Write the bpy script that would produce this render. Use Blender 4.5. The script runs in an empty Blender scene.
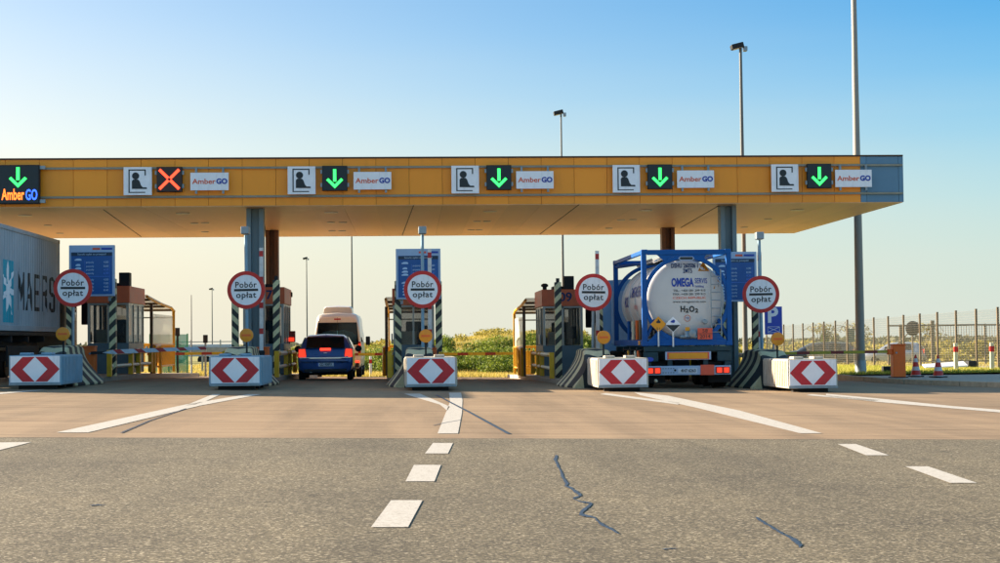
import bpy, math, random
import numpy as np
from mathutils import Vector, Matrix
random.seed(7)
R = math.radians
S = bpy.context.scene
COL = S.collection

# ------------------------------------------------------------------ camera
F = 1600.0
CAM = Vector((0, 0, 1.22))
yaw, pitch, roll = R(3.22), R(2.13), R(0.60)
Fw = Vector((math.sin(yaw)*math.cos(pitch), math.cos(yaw)*math.cos(pitch), math.sin(pitch)))
R0 = Vector((math.cos(yaw), -math.sin(yaw), 0))
U0 = R0.cross(Fw)
Rt = R0*math.cos(roll) - U0*math.sin(roll)
Up = U0*math.cos(roll) + R0*math.sin(roll)
cd = bpy.data.cameras.new('camera'); cam = bpy.data.objects.new('camera', cd); COL.objects.link(cam)
M = Matrix((Rt, Up, -Fw)).transposed().to_4x4(); M.translation = CAM
cam.matrix_world = M
cd.sensor_width = 36; cd.lens = F*36/1000; cd.clip_end = 6000; cd.clip_start = 0.1
S.camera = cam

# ------------------------------------------------------------------ light
SUN_EL, SUN_AZ = 19.0, -69.5      # azimuth measured from +Y, negative = left
w = bpy.data.worlds.new('World'); S.world = w; w.use_nodes = True
nt = w.node_tree; nt.nodes.clear()
out = nt.nodes.new('ShaderNodeOutputWorld'); bg = nt.nodes.new('ShaderNodeBackground')
sky = nt.nodes.new('ShaderNodeTexSky'); sky.sky_type = 'NISHITA'; sky.sun_disc = False
sky.sun_elevation = R(SUN_EL); sky.sun_rotation = R(SUN_AZ)
sky.air_density = 1.0; sky.dust_density = 0.6; sky.ozone_density = 2.0; sky.altitude = 0
bg.inputs[1].default_value = 0.084
hs = nt.nodes.new('ShaderNodeHueSaturation'); hs.inputs['Saturation'].default_value = 1.25
nt.links.new(sky.outputs[0], hs.inputs['Color']); 
# a hazy evening sky: creamy towards the horizon, paler towards the sun, deeper blue away from it
geo = nt.nodes.new('ShaderNodeTexCoord'); sepd = nt.nodes.new('ShaderNodeSeparateXYZ'); nt.links.new(geo.outputs['Generated'], sepd.inputs[0])
def wm(op, a, b):
    m_ = nt.nodes.new('ShaderNodeMath'); m_.operation = op
    for s_, v_ in zip(m_.inputs, (a, b)):
        if isinstance(v_, (int, float)): s_.default_value = v_
        elif v_ is not None: nt.links.new(v_, s_)
    return m_.outputs[0]
def wmap(v_, a, b, c, d, smooth=True):
    m_ = nt.nodes.new('ShaderNodeMapRange'); m_.interpolation_type = 'SMOOTHSTEP' if smooth else 'LINEAR'
    nt.links.new(v_, m_.inputs[0])
    for i_, q_ in enumerate((a, b, c, d)): m_.inputs[i_+1].default_value = q_
    return m_.outputs[0]
def wmix(f_, a, b, mode='MIX'):
    m_ = nt.nodes.new('ShaderNodeMix'); m_.data_type = 'RGBA'; m_.blend_type = mode
    for s_, v_ in ((m_.inputs[0], f_), (m_.inputs[6], a), (m_.inputs[7], b)):
        if isinstance(v_, tuple): s_.default_value = v_+(1,)
        elif isinstance(v_, (int, float)): s_.default_value = v_
        else: nt.links.new(v_, s_)
    return m_.outputs[2]
sdir = (math.sin(R(SUN_AZ)), math.cos(R(SUN_AZ)))
dot = wm('ADD', wm('MULTIPLY', sepd.outputs[0], sdir[0]), wm('MULTIPLY', sepd.outputs[1], sdir[1]))
t_sun = wmap(dot, -.02, .62, 0, 1, False)
tint = wmix(t_sun, (.28, .60, .74), (1.12, .77, .64))
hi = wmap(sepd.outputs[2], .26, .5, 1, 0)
tint = wmix(hi, (2.0, 1.45, 1.08), tint)  # sky above the view brightened and warmed as added fill light
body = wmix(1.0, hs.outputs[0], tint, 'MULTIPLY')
wn = nt.nodes.new('ShaderNodeTexNoise'); wn.inputs['Scale'].default_value = 3.0; wn.inputs['Detail'].default_value = 6
mpw = nt.nodes.new('ShaderNodeMapping'); mpw.inputs['Scale'].default_value = (1, 1, 9); nt.links.new(geo.outputs['Generated'], mpw.inputs[0]); nt.links.new(mpw.outputs[0], wn.inputs['Vector'])
elev = wm('ADD', sepd.outputs[2], wm('MULTIPLY', wm('SUBTRACT', wn.outputs[0], .5), .035))
fh = wmap(elev, .0, .215, .90, 0)
cream = wmix(t_sun, (2.62, 2.80, 2.54), (3.10, 3.0, 2.46))
body = wmix(fh, body, cream)
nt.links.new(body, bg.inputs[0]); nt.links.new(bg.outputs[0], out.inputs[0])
sd = bpy.data.lights.new('sun', 'SUN'); sun = bpy.data.objects.new('sun', sd); COL.objects.link(sun)
sd.energy = 5.0; sd.angle = R(0.5); sd.color = (1.0, 0.84, 0.64)
d = Vector((math.sin(R(SUN_AZ))*math.cos(R(SUN_EL)), math.cos(R(SUN_AZ))*math.cos(R(SUN_EL)), math.sin(R(SUN_EL))))
sun.rotation_euler = d.to_track_quat('Z', 'Y').to_euler()
S.view_settings.view_transform = 'Standard'; S.view_settings.look = 'None'
S.view_settings.exposure = 1.75; S.view_settings.gamma = 1.0
try: S.view_settings.use_curve_mapping = False
except Exception: pass
S.cycles.max_bounces = 7

# ------------------------------------------------------------------ geometry of the place
def ray(px, py):
    return (Fw + Rt*((px-500)/F) + Up*((281.5-py)/F))
def W(px, py, Y):                       # world X, Z seen at a photo position on the plane at road distance Y
    r = ray(px, py); t = (Y-CAM.y)/r.y
    return CAM.x + r.x*t, CAM.z + r.z*t
def Zg(X, Y):                           # cross fall of the plaza, then the road dips away behind it
    return -0.016*max(-25, min(14, X)) - 0.018*max(0, min(45, Y-52))
def G(px, py, dz=0.0):
    r = ray(px, py); Y = 30.0
    for _ in range(60):
        X = CAM.x + r.x*(Y/r.y)
        z = Zg(X, Y)+dz
        t = (z-CAM.z)/r.z if r.z < -1e-6 else 500
        Yn = max(1, min(900, r.y*t)); Y = Y*.5+Yn*.5
    return CAM.x + r.x*(Y/r.y), Y

# ------------------------------------------------------------------ materials
def srgb(c):
    if isinstance(c, str):
        c = [int(c[i:i+2], 16)/255 for i in (0, 2, 4)]
    return tuple((v/12.92 if v <= .04045 else ((v+.055)/1.055)**2.4) for v in c)
def newmat(name):
    m = bpy.data.materials.new(name); m.use_nodes = True
    return m, m.node_tree, m.node_tree.nodes['Principled BSDF']
def N(t, typ, **kw):
    n = t.nodes.new(typ)
    for k, v in kw.items(): setattr(n, k, v)
    return n
def noise(t, scale, detail=4, vec=None, stretch=None, rough=.6):
    n = N(t, 'ShaderNodeTexNoise'); n.inputs['Scale'].default_value = scale
    n.inputs['Detail'].default_value = detail; n.inputs['Roughness'].default_value = rough
    tc = N(t, 'ShaderNodeTexCoord')
    src = tc.outputs['Object']
    if stretch:
        mp = N(t, 'ShaderNodeMapping'); mp.inputs['Scale'].default_value = stretch
        t.links.new(src, mp.inputs[0]); src = mp.outputs[0]
    t.links.new(src, n.inputs['Vector'])
    return n.outputs['Fac']
def ramp(t, fac, stops):
    r = N(t, 'ShaderNodeValToRGB'); e = r.color_ramp.elements
    while len(e) < len(stops): e.new(.5)
    for i, (p, c) in enumerate(stops):
        e[i].position = p; e[i].color = tuple(c)+(1,)
    t.links.new(fac, r.inputs[0]); return r.outputs[0]
def mixc(t, fac, a, b, mode='MIX'):
    m = N(t, 'ShaderNodeMix', data_type='RGBA', blend_type=mode)
    for sock, v in ((m.inputs[0], fac), (m.inputs[6], a), (m.inputs[7], b)):
        if hasattr(v, 'default_value') or hasattr(v, 'is_output'): t.links.new(v, sock)
        elif isinstance(v, (int, float)): sock.default_value = v
        else: sock.default_value = tuple(v)+(1,)
    return m.outputs[2]
def math_(t, op, a, b=None, c=None):
    m = N(t, 'ShaderNodeMath', operation=op)
    for s_, v in zip(m.inputs, (a, b, c)):
        if v is None: continue
        if isinstance(v, (int, float)): s_.default_value = v
        else: t.links.new(v, s_)
    return m.outputs[0]
def bump(t, p, h, strength=.3, dist=.01):
    b = N(t, 'ShaderNodeBump'); b.inputs['Strength'].default_value = strength
    b.inputs['Distance'].default_value = dist
    t.links.new(h, b.inputs['Height']); t.links.new(b.outputs[0], p.inputs['Normal'])
def mat(name, c, rough=.5, metal=0.0, var=.12, scale=6, dirt=.0, dirtc=(.08, .06, .045), spec=.5, coat=0, bumpy=0, emit=0):
    m, t, p = newmat(name)
    if not isinstance(c, tuple) or isinstance(c, str): c = srgb(c)
    n1 = noise(t, scale, 5)
    lo = tuple(v*(1-var) for v in c); hi = tuple(min(1, v*(1+var)) for v in c)
    col = ramp(t, n1, [(.3, lo), (.7, hi)])
    if dirt > 0:
        n2 = noise(t, scale*.6, 8, stretch=(1.3, 1.3, .25), rough=.75)
        f = ramp(t, n2, [(.52, (0, 0, 0)), (.75, (dirt, dirt, dirt))])
        col = mixc(t, f, col, dirtc)
    t.links.new(col, p.inputs['Base Color'])
    rr = N(t, 'ShaderNodeMapRange'); rr.inputs[3].default_value = max(.03, rough-.1); rr.inputs[4].default_value = min(1, rough+.12)
    t.links.new(n1, rr.inputs[0]); t.links.new(rr.outputs[0], p.inputs['Roughness'])
    p.inputs['Metallic'].default_value = metal
    p.inputs['Specular IOR Level'].default_value = spec
    if coat: p.inputs['Coat Weight'].default_value = coat
    if bumpy: bump(t, p, noise(t, scale*8, 4), bumpy, .004)
    if emit:
        t.links.new(col, p.inputs['Emission Color']); p.inputs['Emission Strength'].default_value = emit
    return m
def stripes(name, ca, cb, coef, period, duty=.5, rough=.5, phase=0.0, absx=0.0):
    """two paint colours in bands across coef . (x,y,z) + absx*|x| in the object's own space"""
    m, t, p = newmat(name)
    tc = N(t, 'ShaderNodeTexCoord'); sp = N(t, 'ShaderNodeSeparateXYZ'); t.links.new(tc.outputs['Object'], sp.inputs[0])
    v = math_(t, 'MULTIPLY', sp.outputs[0], coef[0])
    v = math_(t, 'ADD', v, math_(t, 'MULTIPLY', sp.outputs[1], coef[1]))
    v = math_(t, 'ADD', v, math_(t, 'MULTIPLY', sp.outputs[2], coef[2]))
    if absx: v = math_(t, 'ADD', v, math_(t, 'MULTIPLY', math_(t, 'ABSOLUTE', sp.outputs[0]), absx))
    v = math_(t, 'ADD', math_(t, 'DIVIDE', v, period), phase+100)
    f = math_(t, 'LESS_THAN', math_(t, 'FRACT', v), duty)
    col = mixc(t, f, srgb(cb), srgb(ca))
    g = ramp(t, noise(t, 9, 8, rough=.75), [(.3, (.72, .70, .66)), (.62, (1, 1, 1))])
    col = mixc(t, 1.0, col, g, 'MULTIPLY')
    t.links.new(col, p.inputs['Base Color']); p.inputs['Roughness'].default_value = rough
    return m
def emis(name, c, s):
    m, t, p = newmat(name); c = srgb(c)
    p.inputs['Base Color'].default_value = tuple(v*.5 for v in c)+(1,)
    p.inputs['Emission Color'].default_value = c+(1,); p.inputs['Emission Strength'].default_value = s
    return m
def glassm(name, c, rough=.05, trans=0.0, alpha=1.0):
    m, t, p = newmat(name)
    p.inputs['Base Color'].default_value = srgb(c)+(1,); p.inputs['Roughness'].default_value = rough
    p.inputs['Transmission Weight'].default_value = trans; p.inputs['IOR'].default_value = 1.3 if trans else 1.5
    p.inputs['Alpha'].default_value = alpha
    return m

m_fascia = None
MT = dict(
 white=mat('white_paint', 'e6e4de', .45, var=.05, dirt=.25, scale=4),
 sign_white=mat('sign_white_film', 'f1f3f5', .35, var=.04, scale=5, dirt=.25),
 sign_red=mat('sign_red_film', 'c8261f', .4, var=.08),
 chev_red=mat('chevron_red_film', 'c4202c', .4, var=.14, dirt=.35, scale=7),
 ink=mat('black_ink', '20292b', .5, var=.1),
 zinc=mat('zinc_steel', '8d9aa0', .42, .55, var=.14, scale=5, dirt=.3),
 blue_shade_zinc=mat('blue_shade_shell', '7fa1b2', .5, .1, var=.10, scale=4, dirt=.35),  # shade of the left cushions put into a blue shell colour; poles share it
 cream_shell=mat('cream_shell', 'bdb3a1', .55, 0, var=.10, scale=4, dirt=.55),
 dark=mat('dark_steel', '1b1e20', .6, .2, var=.3),
 black=mat('black_rubber', '0c0c0d', .8, 0, var=.3),
 bright_orange=mat('bright_orange_paint', 'fa6a10', .42, var=.06, dirt=.15),
 orange=mat('orange_paint', 'df641c', .45, var=.08, dirt=.2),
 boothorange=mat('booth_orange_band', 'd8683a', .5, var=.08, dirt=.25, scale=3),
 booth=mat('booth_grey_panel', '5f7178', .5, .1, var=.08, dirt=.25, scale=3),
 boothframe=mat('booth_aluminium', 'a3a49c', .4, .6, var=.08),
 glass=glassm('dark_booth_glass', '2a3538', .06, alpha=.36),
 vanglass=glassm('van_rear_glass', '14181b', .06, alpha=.55),
 carglass=glassm('tinted_car_glass', '0c0f11', .05, alpha=.93),
 yellow=mat('yellow_rail_paint', 'd9a514', .42, var=.10, dirt=.3, scale=5),
 railwhite=mat('pale_rail_paint', 'd9cfae', .42, var=.10, dirt=.3, scale=5),
 brownsteel=mat('brown_steel_frame', '665844', .5, .2, var=.12),
 amber=mat('amber_lens', 'e08c10', .3, var=.08, dirt=.1),
 column=mat('column_grey_steel', '74868c', .5, .25, var=.06, dirt=.25, scale=2),
 columnb=mat('column_brown_steel', '7a5a44', .5, .2, var=.06, dirt=.25, scale=2),
 blue=mat('blue_frame_paint', '03539a', .5, .0, var=.10, dirt=.25, scale=3, spec=.25),
 sign_rail=mat('sign_rail_steel', '8f8d7c', .55, .1),
 tank=mat('white_tank_shell', 'cfcdc8', .5, .0, var=.04, dirt=.18, scale=1.5),
 chassis=mat('chassis_teal_steel', '173a44', .5, .3, var=.25, dirt=.3),
 board_blue=mat('fare_board_blue', '0f5596', .35, var=.06),
 board_rim=mat('fare_board_rim', '9db4cf', .4, .2, var=.05),
 board_txt=mat('fare_board_pale_text', 'b9d3ea', .5, var=.03),
 board_txt2=mat('fare_board_bright_cell', '5f8ff0', .5, var=.03),
 board_dk=mat('fare_board_header', '123046', .4, var=.05),
 carblue=mat('blue_car_paint', '1c4a84', .3, .15, var=.06, coat=.6),
 van=mat('beige_van_paint', 'c9bfae', .35, .1, var=.04, coat=.3, dirt=.1),
 silver=mat('silver_car_paint', 'a5abb3', .3, .5, var=.05, coat=.5),
 darkcar=mat('grey_car_paint', '474a4c', .3, .5, var=.05, coat=.5),
 lamp_red=emis('lit_tail_lamp', 'f0351c', .5),
 brake=emis('lit_brake_lamp', 'f23a26', .8),
 red_lens=mat('red_lens', 'a01612', .2, var=.1, coat=.5),
 plate=mat('number_plate', 'c9d2dc', .4, var=.05),
 plateblue=mat('blue_plate_field', '2351a8', .4, var=.05),
 chrome=mat('chrome', 'c9cdd0', .2, .9, var=.03),
 led_green=emis('green_led', '2fe85a', 1.0),
 led_red=emis('red_led', 'ff4326', 1.0),
 led_orange=emis('orange_led', 'ff7126', 1.0),
 led_blue=emis('blue_led', '2b55f0', 1.2),
 led_face=mat('signal_face', '0f2228', .4, var=.2),
 led_face_red=mat('signal_face_brown', '33201a', .4, var=.2),
 logo_or=mat('orange_lettering', 'd8582c', .5, var=.03),
 logo_bl=mat('blue_lettering', '1b3f9e', .5, var=.03),
 amberrefl=mat('yellow_reflector', 'e89a12', .35, var=.06),
 orangered=mat('orange_plate', 'e2593a', .45, var=.06),
 teal=mat('teal_panel', '1fa0b4', .5, var=.06, dirt=.2),
 parkblue=mat('parking_blue', '1a46b8', .35, var=.05),
 tealscreen=glassm('green_screen_glass', '4fa690', .3, alpha=.55),
 acryl=glassm('pale_shelter_glass', 'c9ccbf', .35, alpha=.5),
 concrete_k=mat('kerb_concrete', 'a59a88', .85, var=.15, scale=8, dirt=.35, bumpy=.3),
 led_lamp=mat('recessed_lamp', 'b8b2a6', .3, .3),
 soft=mat('dark_seam', '4a3423', .7),
 bark=mat('bark', '4a3c2c', .9, var=.3),
 cone=stripes('cone_orange_white', 'cc2f20', 'cfccc8', (0, 0, 1), .27, .55, .5, phase=.78),
 post_rw=stripes('post_red_white', 'c42a26', 'dcd5c6', (0, 0, 1), 2.0, .5, .5),
 blackcream=stripes('black_cream_diagonal', '2a2f2b', 'd8cf9e', (1.0, 0, 1.0), .36, .5, .5),
 nose=stripes('nose_black_cream', '252d2f', 'cfc59c', (0, 1.0, .05), .74, .54, .6, absx=-.55, phase=.30),
 barrier=stripes('barrier_red_white', 'c32c2a', 'e2e0dc', (0, 0, 1), .75, .22, .4, phase=.3),
 barrierh=stripes('barrier_red_white_level', 'b83334', 'c6d0dc', (1, 0, 1.2), .62, .36, .4, phase=.3),
 barrierfar=stripes('barrier_red_yellow', '8c2f22', 'b9a62a', (1, 0, 0), 1.1, .38, .5),
)
def fascia_mat(name, base):
    m, t, p = newmat(name)
    tc = N(t, 'ShaderNodeTexCoord'); sp = N(t, 'ShaderNodeSeparateXYZ'); t.links.new(tc.outputs['Object'], sp.inputs[0])
    cell = math_(t, 'FLOOR', math_(t, 'ADD', sp.outputs[0], 100.0))
    wn = N(t, 'ShaderNodeTexWhiteNoise', noise_dimensions='1D'); t.links.new(cell, wn.inputs['W'])
    c = srgb(base)
    a = mixc(t, wn.outputs[0], tuple(v*.92 for v in c), tuple(v*1.06 for v in c))
    n = noise(t, 1.3, 6, stretch=(2.5, 1, .5), rough=.7)
    col = mixc(t, ramp(t, n, [(.5, (0, 0, 0)), (.8, (.22, .22, .22))]), a, tuple(v*.55 for v in c))
    t.links.new(col, p.inputs['Base Color']); p.inputs['Roughness'].default_value = .42
    return m
MT['navy'] = mat('navy_ink', '1c2c5c', .5, var=.05)
MT['bluecargo'] = mat('blue_wrapped_cargo', '5fc0e0', .5, var=.3, scale=9)
MT['fascia'] = fascia_mat('amber_fascia_panel', 'ff9e20')
MT['fascia_grey'] = fascia_mat('grey_fascia_panel', '5f87a0')
MT['soffit'] = fascia_mat('tan_soffit_panel', 'f7c38a')

def ground_mats():
    # asphalt with pale chips
    m, t, p = newmat('chipped_asphalt')
    tc = N(t, 'ShaderNodeTexCoord')
    vo = N(t, 'ShaderNodeTexVoronoi'); vo.inputs['Scale'].default_value = 64; t.links.new(tc.outputs['Object'], vo.inputs['Vector'])
    sx = N(t, 'ShaderNodeSeparateColor'); t.links.new(vo.outputs['Color'], sx.inputs[0])
    chip = ramp(t, sx.outputs[0], [(0, (.042, .036, .027)), (.30, (.092, .077, .049)), (.62, (.172, .142, .086)), (.84, (.29, .24, .148)), (1, (.64, .54, .37))])
    n2 = noise(t, 140, 3); chip = mixc(t, .34, chip, ramp(t, n2, [(.35, (.045, .038, .028)), (.65, (.33, .27, .175))]))
    big = noise(t, .45, 6, rough=.65)
    chip = mixc(t, 1.0, chip, ramp(t, big, [(.25, (.66, .66, .67)), (.5, (.88, .88, .87)), (.75, (1.05, 1.03, .99))]), 'MULTIPLY')
    spot = noise(t, 2.3, 3, rough=.5)
    chip = mixc(t, 1.0, chip, ramp(t, spot, [(.24, (.45, .45, .47)), (.31, (1, 1, 1))]), 'MULTIPLY')
    fine = noise(t, 7, 5, stretch=(1, .5, 1), rough=.7)
    chip = mixc(t, 1.0, chip, ramp(t, fine, [(.3, (.86, .86, .86)), (.6, (1.04, 1.04, 1.04))]), 'MULTIPLY')
    trk = noise(t, .7, 4, stretch=(1.0, .06, 1))
    chip = mixc(t, 1.0, chip, ramp(t, trk, [(.33, (.76, .765, .78)), (.6, (1, 1, 1))]), 'MULTIPLY')
    t.links.new(chip, p.inputs['Base Color']); p.inputs['Roughness'].default_value = .88
    p.inputs['Specular IOR Level'].default_value = .25
    bump(t, p, sx.outputs[0], .30, .006); MT['asphalt'] = m
    # old concrete apron, tan, brushed across
    m, t, p = newmat('tan_concrete_apron')
    n1 = noise(t, 1.0, 8, stretch=(.25, 2.2, 1), rough=.7)
    c = ramp(t, n1, [(.25, (.255, .175, .103)), (.5, (.32, .225, .135)), (.75, (.375, .27, .165))])
    n2 = noise(t, 45, 4); c = mixc(t, 1.0, c, ramp(t, n2, [(.3, (.80, .79, .78)), (.65, (1.06, 1.05, 1.04))]), 'MULTIPLY')
    n3 = noise(t, .35, 6, stretch=(2.6, .22, 1), rough=.6)
    c = mixc(t, 1.0, c, ramp(t, n3, [(.34, (.72, .73, .75)), (.58, (1, 1, 1))]), 'MULTIPLY')
    n4 = noise(t, 3.0, 5, stretch=(.18, 1.6, 1), rough=.6)
    c = mixc(t, 1.0, c, ramp(t, n4, [(.36, (.78, .77, .76)), (.44, (1, 1, 1))]), 'MULTIPLY')
    t.links.new(c, p.inputs['Base Color']); p.inputs['Roughness'].default_value = .85
    p.inputs['Specular IOR Level'].default_value = .2
    bump(t, p, n2, .15, .004); MT['apron'] = m
    m, t, p = newmat('worn_white_marking')
    n = noise(t, 14, 8, rough=.8)
    c = ramp(t, n, [(.34, (.26, .22, .16)), (.46, (.48, .44, .37)), (.8, (.60, .56, .49))])
    c2 = mixc(t, ramp(t, noise(t, 75, 4), [(.36, (.8, .8, .8)), (.47, (0, 0, 0))]), c, (.3, .26, .2))
    t.links.new(c2, p.inputs['Base Color']); p.inputs['Roughness'].default_value = .7; MT['marking'] = m
    MT['tar'] = mat('sealing_tar', (.022, .036, .058), .5, 0, var=.5, scale=30, spec=.5)
    m, t, p = newmat('grass_soil')
    c = ramp(t, noise(t, .6, 9, rough=.7), [(.3, (.16, .16, .02)), (.5, (.28, .25, .035)), (.72, (.42, .34, .08))])
    c = mixc(t, .35, c, ramp(t, noise(t, 22, 5), [(.3, (.07, .08, .02)), (.7, (.30, .27, .10))]))
    t.links.new(c, p.inputs['Base Color']); p.inputs['Roughness'].default_value = .95; MT['soil'] = m
ground_mats()
def leafmat(name, cols, scale=.8):
    m, t, p = newmat(name)
    g = N(t, 'ShaderNodeNewGeometry')
    n = noise(t, scale, 4)
    f = math_(t, 'ADD', math_(t, 'MULTIPLY', g.outputs['Random Per Island'], .6), math_(t, 'MULTIPLY', n, .5))
    st = [(i/(len(cols)-1)*.8+.1, c) for i, c in enumerate(cols)]
    c = ramp(t, f, st)
    t.links.new(c, p.inputs['Base Color']); p.inputs['Roughness'].default_value = .7
    tr = N(t, 'ShaderNodeBsdfTranslucent'); mx = N(t, 'ShaderNodeMixShader'); mx.inputs[0].default_value = .35
    t.links.new(c, tr.inputs[0]); o = t.nodes['Material Output']
    t.links.new(p.outputs[0], mx.inputs[1]); t.links.new(tr.outputs[0], mx.inputs[2]); t.links.new(mx.outputs[0], o.inputs[0])
    return m
MT['blade'] = leafmat('grass_blade', [(.20, .24, .02), (.38, .38, .04), (.58, .50, .10)])
MT['dryblade'] = leafmat('dry_grass_blade', [(.26, .23, .03), (.50, .39, .07), (.66, .50, .14)])
MT['leaf'] = leafmat('bush_leaf', [(.035, .07, .006), (.13, .19, .014), (.30, .33, .035)])
MT['hedge'] = leafmat('yellow_hedge_leaf', [(.15, .15, .02), (.32, .27, .04), (.50, .40, .09)])
MT['farleaf'] = leafmat('far_leaf', [(.10, .11, .06), (.17, .17, .10)], .1)

# ------------------------------------------------------------------ mesh helpers
class MB:
    def __init__(s): s.v = []; s.f = []
    def add(s, vs, fs):
        o = len(s.v); s.v += [tuple(v) for v in vs]; s.f += [tuple(i+o for i in f) for f in fs]; return s
    def box(s, c, d, rz=0, rx=0, ry=0):
        mtx = Matrix.Rotation(rz, 3, 'Z') @ Matrix.Rotation(ry, 3, 'Y') @ Matrix.Rotation(rx, 3, 'X')
        vs = []
        for z in (-.5, .5):
            for y in (-.5, .5):
                for x in (-.5, .5): vs.append(mtx @ Vector((x*d[0], y*d[1], z*d[2])) + Vector(c))
        return s.add(vs, [(0, 2, 3, 1), (4, 5, 7, 6), (0, 1, 5, 4), (2, 6, 7, 3), (0, 4, 6, 2), (1, 3, 7, 5)])
    def bb(s, x0, x1, y0, y1, z0, z1):
        return s.box(((x0+x1)/2, (y0+y1)/2, (z0+z1)/2), (abs(x1-x0), abs(y1-y0), abs(z1-z0)))
    def cyl(s, a, b, r0, r1=None, n=12, cap=True):
        a = Vector(a); b = Vector(b); r1 = r0 if r1 is None else r1
        q = (b-a).to_track_quat('Z', 'Y'); vs = []
        for p, r in ((a, r0), (b, r1)):
            for k in range(n):
                t = 2*math.pi*k/n; vs.append(p + q @ Vector((r*math.cos(t), r*math.sin(t), 0)))
        fs = [(k, (k+1) % n, n+(k+1) % n, n+k) for k in range(n)]
        if cap: fs += [tuple(range(n-1, -1, -1)), tuple(range(n, 2*n))]
        return s.add(vs, fs)
    def tube(s, pts, r, n=8):
        pts = [Vector(p) for p in pts]; vs = []; up = None
        for i, p in enumerate(pts):
            a = pts[max(0, i-1)]; b = pts[min(len(pts)-1, i+1)]
            q = (b-a).to_track_quat('Z', 'Y')
            for k in range(n):
                t = 2*math.pi*k/n; vs.append(p + q @ Vector((r*math.cos(t), r*math.sin(t), 0)))
        fs = []
        for i in range(len(pts)-1):
            for k in range(n): fs.append((i*n+k, i*n+(k+1) % n, (i+1)*n+(k+1) % n, (i+1)*n+k))
        fs += [tuple(range(n-1, -1, -1)), tuple(range((len(pts)-1)*n, len(pts)*n))]
        return s.add(vs, fs)
    def prism(s, poly, y0, y1):           # poly of (x,z), extruded along y
        n = len(poly)
        vs = [(x, y0, z) for x, z in poly] + [(x, y1, z) for x, z in poly]
        a = sum(poly[i][0]*poly[(i+1) % n][1]-poly[(i+1) % n][0]*poly[i][1] for i in range(n))
        r = list(range(n))
        fs = [tuple(r), tuple(n+i for i in reversed(r))] + [(i, n+i, n+(i+1) % n, (i+1) % n) for i in r]
        if a < 0: fs = [tuple(reversed(f)) for f in fs]
        return s.add(vs, fs)
    def disc(s, c, r, y0, y1, n=40):
        return s.prism([(c[0]+r*math.cos(2*math.pi*k/n), c[1]+r*math.sin(2*math.pi*k/n)) for k in range(n)], y0, y1)
    def ring(s, c, ri, ro, y0, y1, n=48, a0=0, a1=2*math.pi):
        vs = []; full = abs(a1-a0-2*math.pi) < 1e-6
        for k in range(n if full else n+1):
            t = a0+(a1-a0)*k/n
            for r, y in ((ri, y0), (ro, y0), (ro, y1), (ri, y1)): vs.append((c[0]+r*math.cos(t), y, c[1]+r*math.sin(t)))
        fs = []; m_ = len(vs)//4
        for k in range(n):
            a = 4*k; b = 4*((k+1) % m_)
            for j in range(4): fs.append((a+j, a+(j+1) % 4, b+(j+1) % 4, b+j))
        return s.add(vs, fs)
    def lathe(s, prof, c, axis='Z', n=24):   # prof (r,h)
        vs = []
        for r, h in prof:
            for k in range(n):
                t = 2*math.pi*k/n
                v = (r*math.cos(t), r*math.sin(t), h) if axis == 'Z' else ((h, r*math.cos(t), r*math.sin(t)) if axis == 'X' else (r*math.cos(t), h, r*math.sin(t)))
                vs.append((v[0]+c[0], v[1]+c[1], v[2]+c[2]))
        fs = []
        for i in range(len(prof)-1):
            for k in range(n): fs.append((i*n+k, i*n+(k+1) % n, (i+1)*n+(k+1) % n, (i+1)*n+k))
        fs += [tuple(range(n-1, -1, -1)), tuple(range((len(prof)-1)*n, len(prof)*n))]
        return s.add(vs, fs)
    def loft(s, secs):                    # secs: list of (y, [(x,z)...half profile bottom centre to top centre])
        rings = []
        for y, h in secs:
            ring = [(x, y, z) for x, z in h] + [(-x, y, z) for x, z in reversed(h[1:-1])]
            rings.append(ring)
        n = len(rings[0]); vs = [v for r_ in rings for v in r_]; fs = []
        for i in range(len(rings)-1):
            for k in range(n): fs.append((i*n+k, (i+1)*n+k, (i+1)*n+(k+1) % n, i*n+(k+1) % n))
        fs += [tuple(range(n)), tuple(range(len(vs)-1, len(vs)-n-1, -1))]
        return s.add(vs, fs)
    def build(s, name, m, parent=None, bev=0, smooth=False, loc=None, fix=True):
        me = bpy.data.meshes.new(name); me.from_pydata(s.v, [], s.f)
        if fix and len(s.f) < 60000:
            import bmesh
            b = bmesh.new(); b.from_mesh(me); bmesh.ops.recalc_face_normals(b, faces=b.faces); b.to_mesh(me); b.free()
        me.materials.append(MT[m] if isinstance(m, str) else m)
        o = bpy.data.objects.new(name, me); COL.objects.link(o)
        if parent: o.parent = parent
        if loc: o.location = loc
        if bev:
            b = o.modifiers.new('bevel', 'BEVEL'); b.width = bev; b.segments = 2; b.limit_method = 'ANGLE'; b.angle_limit = R(35)
        if smooth:
            try: me.shade_smooth()
            except Exception: pass
            if smooth != 'all':
                try: me.set_sharp_from_angle(angle=R(32))
                except Exception: pass
        return o
def tag(o, label=None, cat=None, group=None, kind=None):
    if label: o['label'] = label
    if cat: o['category'] = cat
    if group: o['group'] = group
    if kind: o['kind'] = kind
    return o
def thing(name, label, cat, loc=(0, 0, 0), rz=0, group=None):
    o = bpy.data.objects.new(name, None); COL.objects.link(o)
    o.location = loc; o.rotation_euler = (0, 0, rz); o.empty_display_size = .3
    return tag(o, label, cat, group)
def copy_tree(o, parent=None, **kw):
    c = o.copy(); COL.objects.link(c)
    if parent: c.parent = parent
    for ch in list(o.children): copy_tree(ch, c)
    return c
def dup(o, loc, label, rz=None):
    c = copy_tree(o); c.location = loc; c['label'] = label
    if rz is not None: c.rotation_euler = (0, 0, rz)
    return c
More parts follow.
